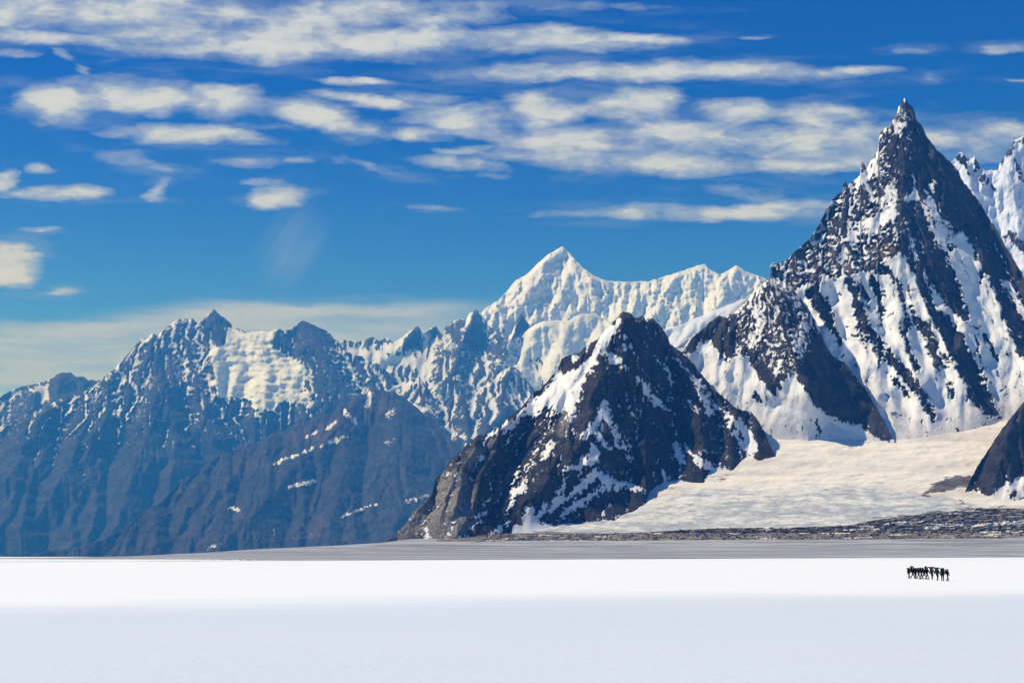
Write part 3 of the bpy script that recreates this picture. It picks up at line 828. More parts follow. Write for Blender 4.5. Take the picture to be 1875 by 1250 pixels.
# the dark buttress in front of its left foot
SP_TOP = [(1200, 700), (1230, 640), (1253, 638), (1267, 618), (1284, 604), (1296, 592), (1318, 576), (1325, 582), (1334, 580), (1344, 573), (1363, 556), (1382, 534), (1397, 519), (1410, 510), (1425, 512),
          (1440, 520), (1452, 530), (1478, 560), (1500, 600), (1513, 635), (1530, 658), (1545, 662), (1560, 680), (1580, 705), (1592, 722), (1603, 742), (1616, 765), (1633, 800), (1643, 812)]
SP_BOT = [(1200, 790), (1300, 790), (1421, 800), (1480, 803), (1520, 785), (1570, 800), (1600, 808), (1643, 815)]
relief('mountain', SP_TOP, SP_BOT, 1200, 1643, M_high, extra=lambda px, py, D, S, k: (D - lin([(650, 75), (790, 12), (812, 0)], py), S), steep=1.0, step=1.7, jag=2.2, jagw=7, base_snow=0.93, mott=0.55, warp=4.5, apex=(1380, 300), seed=15, fanw=16, gul=0.9, rough=1.2,
       snow_rough=0.06, snow_eb=0.28, outcrop=0.15, mslope=0.08,
       polys=[([(1338, 585), (1382, 530), (1410, 505), (1450, 515), (1482, 555), (1505, 600), (1520, 650), (1520, 680), (1485, 700), (1445, 685), (1425, 715), (1402, 700), (1392, 668), (1368, 660),
                (1352, 640), (1342, 610)], 0.42, 5),
              ([(1486, 590), (1512, 630), (1547, 655), (1585, 705), (1606, 740), (1625, 770), (1640, 805), (1600, 799), (1578, 778), (1545, 772), (1515, 757), (1490, 740), (1478, 715), (1455, 692),
                (1470, 665), (1480, 640)], 0.02, 4),
              ([(1248, 645), (1284, 598), (1318, 570), (1346, 572), (1352, 620), (1350, 650), (1328, 662), (1318, 645), (1300, 628), (1288, 622), (1272, 640), (1258, 645)], 0.10, 4)],
       marks=[([(1362, 640, 6), (1380, 655, 9), (1395, 680, 10), (1408, 702, 9), (1420, 722, 4)], 0.06, 3), ([(1384, 720, 3), (1390, 734, 3)], .1, 2), ([(1440, 560, 10), (1455, 600, 14)], .3, 8),
              ([(1385, 565, 8), (1390, 600, 9), (1380, 630, 7)], .75, 6), ([(1470, 600, 8), (1460, 640, 8)], .68, 8), ([(1425, 650, 5), (1430, 680, 5)], .6, 4), ([(1502, 800, 2), (1495, 770, 2)], .5, 2)],
       ridges=[([(1412, 510), (1440, 600), (1470, 690), (1495, 760)], 75, 120, 0.8), ([(1318, 576), (1345, 640), (1400, 720)], 20, 40, 0.8),
               ([(1320, 640), (1340, 720), (1370, 790)], 8, 30, 1)],
       dusts=[([(1330, 660, 4), (1345, 720, 5), (1350, 770, 6)], .45, 8), ([(1430, 720, 2), (1440, 760, 3), (1450, 790, 4)], .7, 3), ([(1455, 720, 2), (1465, 750, 2), (1490, 790, 4)], .6, 3),
              ([(1300, 800, 20), (1480, 815, 20), (1600, 820, 20)], .9, 80)])
tag(bpy.data.objects['mountain.002'], 'dark jagged buttress rising between the middle peak and the tall spire', 'mountain', kind='structure')

# snowy ridge at the right edge behind the spire
RR_TOP = [(1690, 330), (1735, 300), (1745, 294), (1752, 286), (1756, 281), (1763, 279), (1767, 288), (1774, 291), (1781, 289), (1784, 285), (1790, 296), (1797, 305), (1806, 313), (1821, 311), (1833, 297),
          (1844, 279), (1857, 257), (1869, 251), (1880, 250), (1900, 262), (1950, 310), (2050, 420), (2150, 560)]
relief('mountain', RR_TOP, [(1690, 720), (2150, 720)], 1690, 2150, M_far, contact=False, D0=5400, steep=0.8, step=2.0, jag=1.8, jagw=6, base_snow=0.95, mott=0.4, warp=5, apex=(1800, 0), seed=19,
       fanw=13, gul=1.3, rough=3.5, snow_rough=0.5,
       marks=[([(1752, 288, 4), (1762, 290, 9), (1768, 302, 5)], .1, 3), ([(1785, 292, 5), (1794, 305, 4)], .15, 3), ([(1826, 308, 3), (1840, 290, 3), (1855, 264, 3)], .2, 2), ([(1862, 262, 3), (1875, 256, 5)], .25, 3),
              ([(1860, 300, 3), (1872, 330, 3)], .3, 3), ([(1812, 335, 4), (1820, 345, 3)], .3, 4), ([(1845, 430, 5), (1875, 450, 8)], .3, 6), ([(1780, 310, 3), (1800, 330, 3)], .4, 5)],
       ridges=[([(1870, 255), (1850, 320), (1860, 400), (1880, 480)], 24, 50, 1), ([(1830, 380), (1850, 365), (1875, 360)], 18, 18, 1), ([(1763, 282), (1800, 400), (1840, 500)], 18, 40, 1)])
tag(bpy.data.objects['mountain.003'], 'snowy ridge at the right edge, behind the tall spire', 'mountain', kind='structure')

# dark spur at the right edge, near
SR_TOP = [(1766, 903), (1770, 893), (1788, 856), (1810, 822), (1829, 793), (1855, 759), (1875, 735), (1920, 690), (2000, 660), (2150, 700)]
SR_BOT = [(1766, 906), (1775, 908), (1800, 918), (1840, 935), (1875, 945), (2150, 950)]
relief('mountain', SR_TOP, SR_BOT, 1766, 2150, M_near, extra=lambda px, py, D, S, k: (D + (px - 1766) * 0.3, S), steep=1.0, step=1.7, jag=2.0, jagw=8, base_snow=0.06, mott=0.35, warp=5, apex=(1900, 500), seed=27, fanw=15, gul=1.0, rough=1.0,
       polys=[([(1799, 922), (1818, 902), (1847, 880), (1875, 866), (2000, 820), (2000, 960), (1800, 960)], 0.85, 4)],
       marks=[([(1792, 898, 2), (1796, 908, 3)], .9, 2), ([(1850, 905, 5), (1862, 900, 3)], .15, 3), ([(1870, 915, 4), (1880, 910, 4)], .2, 3), ([(1830, 930, 6), (1880, 935, 6)], .45, 5)],
       ridges=[([(1875, 735), (1840, 830), (1800, 905)], 14, 30, .7)], dusts=[([(1830, 910, 20), (1880, 900, 20)], .4, 10)])
tag(bpy.data.objects['mountain.004'], 'low dark rock spur cut off by the right edge beside the glacier', 'mountain', kind='structure')

# ------------------------------------------------------------------ far ranges
LM_TOP = [(-260, 860), (-100, 825), (0, 785), (40, 765), (85, 745), (107, 731), (134, 725), (163, 712), (188, 692), (209, 675), (221, 662), (240, 641), (257, 619), (269, 618), (280, 610), (288, 615),
          (301, 602), (316, 590), (326, 582), (337, 584), (351, 584), (364, 590), (369, 589), (378, 579), (392, 566), (403, 576), (417, 588), (428, 596), (449, 608), (474, 608), (494, 606),
          (508, 602), (522, 605), (535, 602), (544, 594), (555, 586), (576, 595), (599, 606), (611, 618), (629, 638), (636, 643), (650, 650), (662, 650), (682, 665), (696, 667), (706, 677),
          (725, 696), (760, 730), (800, 790), (880, 860)]
LM_BOT = [(-260, 1022), (0, 1022), (250, 1020), (880, 1005)]
lm_marks = [
    ([(209, 677, 3), (188, 697, 5), (160, 720, 7), (130, 736, 8), (106, 755, 6), (96, 770, 3)], 1.0, 2),
    ([(329, 600, 4), (326, 628, 8), (330, 655, 11), (340, 685, 9), (353, 711, 4)], .9, 4), ([(352, 640, 4), (364, 670, 7), (372, 700, 5)], .85, 4), ([(303, 608, 3), (308, 625, 5)], .8, 3),
    ([(371, 705, 3), (358, 745, 3), (362, 762, 4), (375, 785, 4), (394, 820, 5)], .9, 2.5), ([(411, 775, 2), (405, 800, 2), (402, 812, 2)], .8, 2),
    ([(275, 698, 7), (277, 702, 5)], .95, 2), ([(192, 735, 6), (190, 755, 7), (182, 785, 3)], .85, 4), ([(240, 755, 6), (228, 768, 9), (212, 785, 6)], .95, 4), ([(232, 725, 3), (222, 755, 3)], .8, 3),
    ([(250, 650, 7), (235, 672, 9)], .5, 6), ([(262, 690, 3), (248, 715, 3)], .7, 3), ([(75, 760, 7), (55, 785, 8), (40, 800, 5)], .55, 6), ([(160, 740, 4), (168, 765, 3)], .6, 4), ([(110, 780, 6), (95, 800, 5)], .6, 5),
    ([(606, 640, 6), (630, 655, 11), (645, 680, 10), (648, 700, 6)], .95, 4), ([(585, 665, 5), (588, 680, 4)], .9, 2), ([(650, 655, 6), (680, 672, 4)], .85, 3), ([(668, 690, 5), (660, 715, 4)], .8, 4),
    ([(570, 700, 5), (566, 730, 6), (562, 742, 5)], .9, 3), ([(410, 735, 5), (420, 745, 4)], .6, 5), ([(445, 745, 6), (435, 765, 5)], .6, 5), ([(470, 760, 4), (466, 775, 3)], .8, 3),
    ([(390, 600, 3), (395, 640, 4), (392, 655, 3)], .25, 3), ([(365, 600, 4), (378, 640, 6), (388, 690, 5), (392, 720, 6)], .12, 4), ([(398, 735, 10), (420, 755, 14), (450, 775, 10)], .25, 10),
    ([(430, 652, 4), (442, 655, 4)], .45, 4), ([(487, 660, 6), (498, 672, 6)], .5, 5), ([(480, 690, 6), (470, 705, 5)], .55, 5), ([(520, 700, 5), (535, 695, 4)], .55, 5),
    ([(400, 1010, 2), (385, 1002, 2)], .8, 2), ([(30, 880, 2), (24, 886, 2)], .3, 2),
]
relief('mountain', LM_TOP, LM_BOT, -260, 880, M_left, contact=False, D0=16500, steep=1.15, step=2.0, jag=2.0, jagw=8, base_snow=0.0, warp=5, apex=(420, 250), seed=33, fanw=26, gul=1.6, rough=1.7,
       snow_rough=0.12, snow_eb=0.12, lump=4.5, mott=0.4, mslope=0.12, couloir=0.42, alt=[(560, .40), (680, .42), (760, .27), (830, .04), (900, -.05), (1020, -.1)],
       polys=[([(415, 599), (449, 608), (508, 601), (499, 620), (497, 636), (519, 649), (538, 661), (554, 663), (560, 672), (570, 686), (556, 700), (549, 716), (574, 718), (570, 745), (549, 738), (528, 735),
                (508, 745), (485, 750), (474, 768), (462, 734), (440, 728), (415, 734), (394, 722), (389, 677), (383, 636), (412, 629)], 0.97, 3),
              ([(392, 562), (430, 596), (416, 602), (412, 630), (395, 632), (385, 615), (368, 590)], 0.02, 3),
              ([(533, 602), (555, 583), (600, 604), (631, 640), (605, 640), (588, 660), (560, 655), (525, 650), (500, 632), (512, 610)], 0.12, 4),
              ([(560, 655), (600, 660), (640, 700), (650, 760), (600, 780), (575, 740), (572, 690)], 0.12, 6),
              ([(255, 640), (300, 640), (320, 690), (345, 730), (350, 790), (290, 800), (265, 740), (285, 700)], 0.08, 8)],
       ridges=[([(320, 587), (350, 640), (380, 720), (400, 800)], 20, 40, .8), ([(280, 610), (290, 700), (270, 800), (240, 900), (180, 1000)], 40, 90, .8), ([(209, 675), (190, 760), (120, 860), (40, 960)], 34, 80, .8),
               ([(392, 566), (396, 640), (392, 720)], 20, 26, .8), ([(510, 604), (560, 650), (600, 700), (640, 760)], 26, 40, .6), ([(555, 586), (600, 650), (660, 740)], 30, 40, .6),
               ([(107, 731), (60, 800), (0, 880)], 30, 60, .8), ([(350, 800), (300, 880), (280, 990)], 26, 60, .8), ([(560, 670), (500, 700), (480, 760)], 14, 40, .8)],
       dusts=[])
tag(bpy.data.objects['mountain.005'], 'broad blue hazy massif on the left with a glacier bowl between its twin tops', 'mountain', kind='structure')

# brown shoulder in front of it
FH_TOP = [(-60, 1019), (110, 1008), (180, 990), (225, 968), (260, 938), (300, 915), (330, 880), (362, 862), (391, 838), (425, 828), (450, 812), (480, 806), (505, 788), (525, 786), (548, 768), (566, 770), (585, 757), (606, 759), (622, 742), (640, 738), (652, 722), (668, 722), (684, 708), (700, 716), (720, 716), (745, 731),
          (770, 752), (800, 780), (830, 806), (870, 842), (920, 880), (1000, 940), (1050, 985)]
relief('hill', FH_TOP, [(-60, 1021), (250, 1018), (1050, 1000)], -60, 1050, M_hill, contact=False, D0=13200, steep=1.6, step=2.0, jag=2.0, jagw=9, base_snow=-0.1, warp=3, apex=(620, 350), seed=41, fanw=24,
       gul=1.3, rough=2.0, mott=0.35,
       marks=[([(491, 853, 1.5), (520, 842, 2), (553, 828, 3), (590, 815, 3), (620, 806, 3)], 0.73, 3.0), ([(530, 891, 3), (550, 887, 5), (575, 880, 4)], 0.77, 2.5), ([(415, 932, 3), (437, 932, 3)], 0.77, 2.5),
              ([(634, 756, 5), (645, 765, 5), (655, 776, 4)], 0.77, 3.0), ([(600, 782, 3), (619, 773, 4)], 0.77, 3.0), ([(600, 810, 2), (636, 797, 3)], 0.77, 3.0), ([(679, 722, 6), (672, 742, 6)], 0.77, 4.0),
              ([(718, 752, 5), (712, 765, 4)], 0.69, 5.0), ([(580, 790, 2), (560, 800, 2)], 0.69, 3.0), ([(625, 948, 1.5), (660, 932, 2), (690, 922, 2)], 0.77, 2.5), ([(740, 918, 2), (785, 908, 3)], 0.77, 3.0),
              ([(380, 1004, 1.5), (403, 994, 2)], 0.77, 2.5), ([(700, 812, 3), (720, 806, 2)], 0.60, 4.0), ([(500, 985, 2), (503, 965, 2)], 0.47, 4.0), ([(555, 960, 3), (540, 985, 4)], 0.36, 5.0), ([(590, 955, 3), (570, 980, 3)], 0.36, 5.0)],
       ridges=[([(680, 712), (600, 800), (520, 880), (440, 960), (400, 1000)], 40, 80, .7), ([(745, 733), (760, 830), (740, 930), (700, 990)], 40, 90, .7), ([(570, 775), (480, 830), (380, 920)], 24, 50, .8),
               ([(640, 820), (620, 900), (600, 990)], 24, 60, .7)],
       warms=[([(540, 800, 10), (600, 790, 16), (660, 760, 14), (700, 740, 12)], .9, 14), ([(440, 860, 10), (480, 850, 12)], .6, 14), ([(590, 950, 10), (570, 980, 8)], .6, 10), ([(320, 975, 10), (400, 985, 10)], .4, 16)])
tag(bpy.data.objects['hill'], 'bare brown shoulder with small snow patches below the blue massif', 'hill', kind='structure')

# far-left ridge
FL_TOP = [(-300, 790), (-120, 760), (0, 727), (19, 715), (31, 710), (56, 704), (67, 702), (84, 697), (98, 692), (104, 685), (115, 681), (131, 683), (140, 690), (152, 689), (163, 696), (180, 696), (240, 720), (330, 780)]
relief('mountain', FL_TOP, [(-300, 1015), (330, 1015)], -300, 330, M_far, contact=False, D0=18500, steep=1.1, step=2.2, jag=2.0, jagw=8, base_snow=0.25, mott=0.6, warp=5, apex=(100, 400), seed=47, fanw=18,
       gul=1.3, rough=1.0, polys=[([(95, 688), (115, 678), (185, 692), (170, 720), (110, 735), (90, 715)], 0.02, 4)],
       marks=[([(62, 712, 5), (76, 712, 8), (82, 724, 5)], .85, 3), ([(30, 718, 4), (24, 728, 4)], .8, 3), ([(4, 740, 4), (0, 748, 4)], .8, 3)],
       ridges=[([(60, 704), (50, 760), (20, 820)], 20, 40, .8), ([(115, 681), (100, 760), (80, 820)], 20, 40, .8)])
tag(bpy.data.objects['mountain.006'], 'small far ridge at the left edge behind the blue massif', 'mountain', kind='structure')

# dark spurs in the middle distance
MF_TOP = [(660, 790), (690, 735), (703, 718), (735, 700), (757, 694), (766, 689), (780, 705), (795, 728), (812, 735), (830, 722), (850, 722), (876, 713), (892, 698), (907, 686), (920, 680), (934, 669), (946, 674),
          (962, 689), (974, 708), (1000, 740), (1060, 800), (1110, 850)]
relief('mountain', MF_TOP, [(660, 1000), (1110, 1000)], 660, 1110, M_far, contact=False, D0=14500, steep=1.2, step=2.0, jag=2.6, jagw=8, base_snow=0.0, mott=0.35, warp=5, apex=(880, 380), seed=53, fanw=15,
       gul=1.3, rough=1.6, mslope=0.15, couloir=0.6, alt=[(680, .42), (745, .34), (800, .12), (860, -.05)],
       marks=[([(703, 722, 3), (740, 708, 8), (765, 698, 4)], .85, 3), ([(876, 718, 2), (900, 700, 3), (920, 690, 2)], .95, 2), ([(895, 720, 4), (902, 745, 5), (905, 765, 3)], .85, 3), ([(868, 748, 4), (866, 762, 4)], .8, 3),
              ([(932, 700, 4), (940, 725, 4)], .7, 3), ([(762, 748, 5), (780, 748, 5)], .95, 2), ([(845, 800, 5), (858, 806, 6), (870, 800, 5)], .62, 6), ([(800, 745, 3), (830, 790, 4), (858, 812, 4)], .55, 5)],
       ridges=[([(766, 690), (780, 760), (830, 850)], 26, 46, .7), ([(934, 670), (920, 740), (880, 810)], 30, 46, .8), ([(850, 720), (860, 780)], 16, 30, .8), ([(962, 690), (980, 760)], 16, 30, .7)])
tag(bpy.data.objects['mountain.007'], 'dark blue spur striped with snow, left of the middle peak', 'mountain', kind='structure')

MR_TOP = [(560, 650), (619, 630), (629, 622), (648, 626), (667, 624), (677, 617), (684, 617), (694, 624), (708, 618), (722, 626), (734, 619), (749, 607), (764, 596), (775, 610), (785, 602), (799, 598), (809, 612),
          (816, 598), (830, 588), (842, 583), (852, 586), (859, 574), (871, 567), (881, 574), (893, 593), (907, 607), (919, 617), (928, 618), (936, 610), (946, 588), (954, 573), (962, 586), (972, 597),
          (990, 625), (1020, 650), (1080, 690), (1130, 740)]
relief('mountain', MR_TOP, [(560, 900), (1130, 900)], 560, 1130, M_far, contact=False, D0=17500, steep=1.2, step=2.0, jag=1.8, jagw=7, base_snow=0.64, mott=0.3, warp=4, apex=(850, 300), seed=59, fanw=14, gul=1.3,
       rough=1.6, mslope=0.1, couloir=0.5, snow_rough=0.15,
       polys=[([(620, 650), (650, 632), (722, 628), (745, 615), (735, 640), (700, 655), (740, 650), (790, 665), (800, 690), (760, 690), (700, 680), (650, 665)], 1.0, 3),
              ([(765, 594), (772, 615), (768, 640), (735, 640), (745, 620)], 0.05, 3), ([(786, 602), (799, 596), (810, 614), (805, 620), (785, 618)], .08, 3),
              ([(814, 602), (842, 582), (855, 600), (872, 568), (882, 574), (894, 594), (925, 625), (920, 650), (880, 650), (840, 640), (825, 620)], .12, 4),
              ([(944, 592), (954, 571), (975, 598), (972, 620), (940, 618)], .12, 3), ([(720, 672), (745, 668), (770, 685), (750, 696), (722, 690)], .25, 5),
              ([(800, 625), (840, 640), (920, 650), (905, 690), (860, 720), (800, 720), (790, 680)], .38, 6)],
       marks=[([(860, 578, 3), (852, 600, 3), (846, 625, 3)], .75, 3), ([(640, 628, 10), (700, 630, 10)], .5, 4), ([(745, 612, 3), (725, 635, 5)], 1.0, 2), ([(885, 600, 3), (905, 625, 4)], .6, 3), ([(945, 600, 2), (932, 620, 3)], .8, 3),
              ([(675, 622, 4), (686, 622, 4)], .1, 2), ([(706, 622, 3), (714, 624, 3)], .1, 2)],
       ridges=[([(764, 596), (740, 640), (700, 660)], 26, 28, .6), ([(871, 567), (850, 620), (830, 700)], 34, 50, .7), ([(842, 583), (830, 640)], 16, 26, .8), ([(954, 573), (940, 620), (900, 690)], 26, 36, .7)])
tag(bpy.data.objects['mountain.008'], 'row of small sharp blue peaks in the distance left of the white summit', 'mountain', kind='structure')

# snow domes
DM_TOP = [(900, 700), (940, 640), (960, 610), (970, 600), (980, 594), (996, 588), (1020, 586), (1040, 588), (1052, 580), (1068, 574), (1085, 575), (1099, 579), (1118, 590), (1140, 610), (1180, 650), (1230, 700)]
relief('mountain', DM_TOP, [(900, 850), (1230, 850)], 900, 1230, M_far, contact=False, D0=18000, steep=1.1, step=2.0, jag=0.8, jagw=14, base_snow=0.98, mott=0.15, warp=5, apex=(1040, 300), seed=67, fanw=22, gul=1.6,
       rough=3.5, lump=3, snow_eb=.2, snow_rough=0.4, big=1.9,
       ridges=[([(1068, 574), (1040, 620), (1030, 660), (1025, 700)], 26, 40, .7), ([(996, 588), (965, 640), (940, 680)], 24, 34, .8), ([(1050, 590), (1000, 620), (985, 630)], 14, 22, .7)],
       marks=[([(975, 672, 4), (990, 676, 4)], .45, 5), ([(950, 660, 3), (935, 670, 3)], .4, 4)])
tag(bpy.data.objects['mountain.009'], 'rounded snow domes below the great white summit', 'mountain', kind='structure')

# snow shoulder left of the buttress
SS_TOP = [(1150, 660), (1205, 612), (1214, 604), (1248, 594), (1296, 573), (1344, 554), (1378, 541), (1410, 525), (1460, 500)]
relief('mountain', SS_TOP, [(1150, 760), (1460, 760)], 1150, 1460, M_far, contact=False, D0=9000, steep=1.2, step=2.0, jag=1.0, jagw=12, base_snow=1.0, mott=0.2, warp=5, apex=(1450, 300), seed=71, fanw=14, gul=0.8,
       rough=0.7, snow_rough=0.2, ridges=[([(1380, 542), (1290, 590), (1240, 630)], 12, 20, .8)])
tag(bpy.data.objects['mountain.010'], 'smooth snow shoulder running up to the dark buttress', 'mountain', kind='structure')

# the great white mountain
WM_TOP = [(800, 660), (850, 600), (881, 574), (888, 564), (912, 550), (926, 536), (943, 514), (965, 502), (984, 483), (1003, 466), (1018, 458), (1030, 451), (1044, 464), (1054, 476), (1070, 492), (1092, 507),
          (1111, 514), (1140, 516), (1188, 515), (1224, 504), (1240, 499), (1272, 488), (1289, 483), (1301, 494), (1318, 503), (1330, 497), (1349, 485), (1363, 496), (1397, 508), (1450, 530), (1520, 580)]
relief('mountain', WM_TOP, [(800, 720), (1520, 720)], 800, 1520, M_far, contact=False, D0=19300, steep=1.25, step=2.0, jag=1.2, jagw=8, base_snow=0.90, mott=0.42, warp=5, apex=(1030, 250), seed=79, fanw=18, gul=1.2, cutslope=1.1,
       rough=7.5, lump=5, snow_rough=0.7, big=1.6,
       ridges=[([(1030, 451), (1016, 472), (985, 520), (950, 560), (915, 592)], 34, 50, .6), ([(1044, 468), (1052, 500), (1035, 540), (1000, 580), (985, 605)], 30, 38, .6), ([(1070, 495), (1098, 522), (1080, 560), (1060, 580)], 26, 36, .6),
               ([(1092, 507), (1130, 532), (1180, 546), (1230, 556)], 20, 22, 1), ([(1240, 500), (1225, 540), (1198, 585)], 24, 34, .6), ([(1262, 560), (1240, 600)], 18, 22, .6), ([(960, 505), (945, 540), (900, 570)], 16, 26, .6),
               ([(1289, 483), (1260, 540), (1240, 600)], 24, 50, .8), ([(1349, 485), (1330, 540), (1300, 590)], 22, 40, .8), ([(1140, 516), (1160, 560), (1130, 600)], 16, 40, .8),
               ([(1200, 520), (1220, 570)], 14, 34, .8)],
       marks=[([(1303, 492, 2), (1316, 502, 2)], .1, 2)])
tag(bpy.data.objects['mountain.011'], 'great white snow mountain in the far distance, pointed summit above its long ridge', 'mountain', kind='structure')

# ------------------------------------------------------------------ boulders on the moraine (uncountable rubble)
def boulders():
    rng = np.random.RandomState(5)
    vs, fs = [], []
    for i in range(1500):
        px = rng.uniform(880, 1900)
        tp, bt = lin(mo_top, px), lin(mo_bot, px)
        py = bt - (bt - tp) * rng.rand() ** 1.6
        D = dg(py) - 4.0 * 3.0 * dg(py) / F - 6
        ux, uz = ray(px, py)
        c = np.array([ux * D, D, EYE + uz * D])
        s = 0.9 + 2.6 * rng.rand() ** 4
        n0 = len(vs)
        for k in range(8):
            sg = np.array([(-1, 1)[k & 1], (-1, 1)[k >> 1 & 1], (-1, 1)[k >> 2 & 1]], float)
            vs.append(c + sg * s * rng.uniform(0.45, 1.0, 3) * (1.2, 1, 0.8))
        for q in ((0, 1, 3, 2), (4, 6, 7, 5), (0, 4, 5, 1), (2, 3, 7, 6), (0, 2, 6, 4), (1, 5, 7, 3)):
            fs.append([n0 + a for a in q])
    me = bpy.data.meshes.new('boulders')
    me.from_pydata([tuple(v_) for v_ in vs], [], fs)
    m, t = new_mat('boulder_rock')
    pos = t.n('ShaderNodeNewGeometry').outputs['Position']
    c = t.mix(t.ss(t.noise(pos, 0.25, 4), 0.4, 0.6), (0.05, 0.047, 0.047), (0.2, 0.17, 0.15))
    b = t.n('ShaderNodeBsdfPrincipled', {'Base Color': c, 'Roughness': 0.9})
    t.n('ShaderNodeOutputMaterial', {0: b.outputs[0]})
    me.materials.append(m)
    o = bpy.data.objects.new('boulders', me)
    col.objects.link(o)
    tag(o, 'loose dark boulders scattered over the moraine rubble', 'boulders', kind='stuff')


boulders()

# ------------------------------------------------------------------ the trekkers
def plain(name, c, rough=0.85, spec=0.15, nscale=40.0, var=0.35):
    m, t = new_mat(name)
    oc = t.n('ShaderNodeTexCoord').outputs['Object']
    n = t.noise(oc, nscale, 3)
    cc = t.mix(t.ss(n, 0.35, 0.65), tuple(k * (1 - var) for k in c), tuple(k * (1 + var) for k in c))
    b = t.n('ShaderNodeBsdfPrincipled', {'Base Color': cc, 'Roughness': rough, 'Specular IOR Level': spec})
    t.n('ShaderNodeOutputMaterial', {0: b.outputs[0]})
    return m


SKIN = plain('weathered_skin', (0.22, 0.12, 0.08))
BOOT = plain('boot_leather', (0.015, 0.012, 0.012))
STRAP = plain('black_webbing', (0.012, 0.012, 0.013))
EYE_M = plain('dark_eye', (0.01, 0.01, 0.01), 0.2, 0.5)
CLOTH = {k: plain(k + '_cloth', tuple(0.6 * q for q in c)) for k, c in {
    'black': (0.010, 0.010, 0.013), 'navy': (0.010, 0.014, 0.035), 'dark green': (0.008, 0.030, 0.018), 'teal': (0.006, 0.075, 0.065), 'brown': (0.035, 0.020, 0.012),
    'purple': (0.040, 0.008, 0.045), 'maroon': (0.06, 0.012, 0.018), 'olive': (0.035, 0.035, 0.015), 'grey': (0.05, 0.05, 0.055)}.items()}


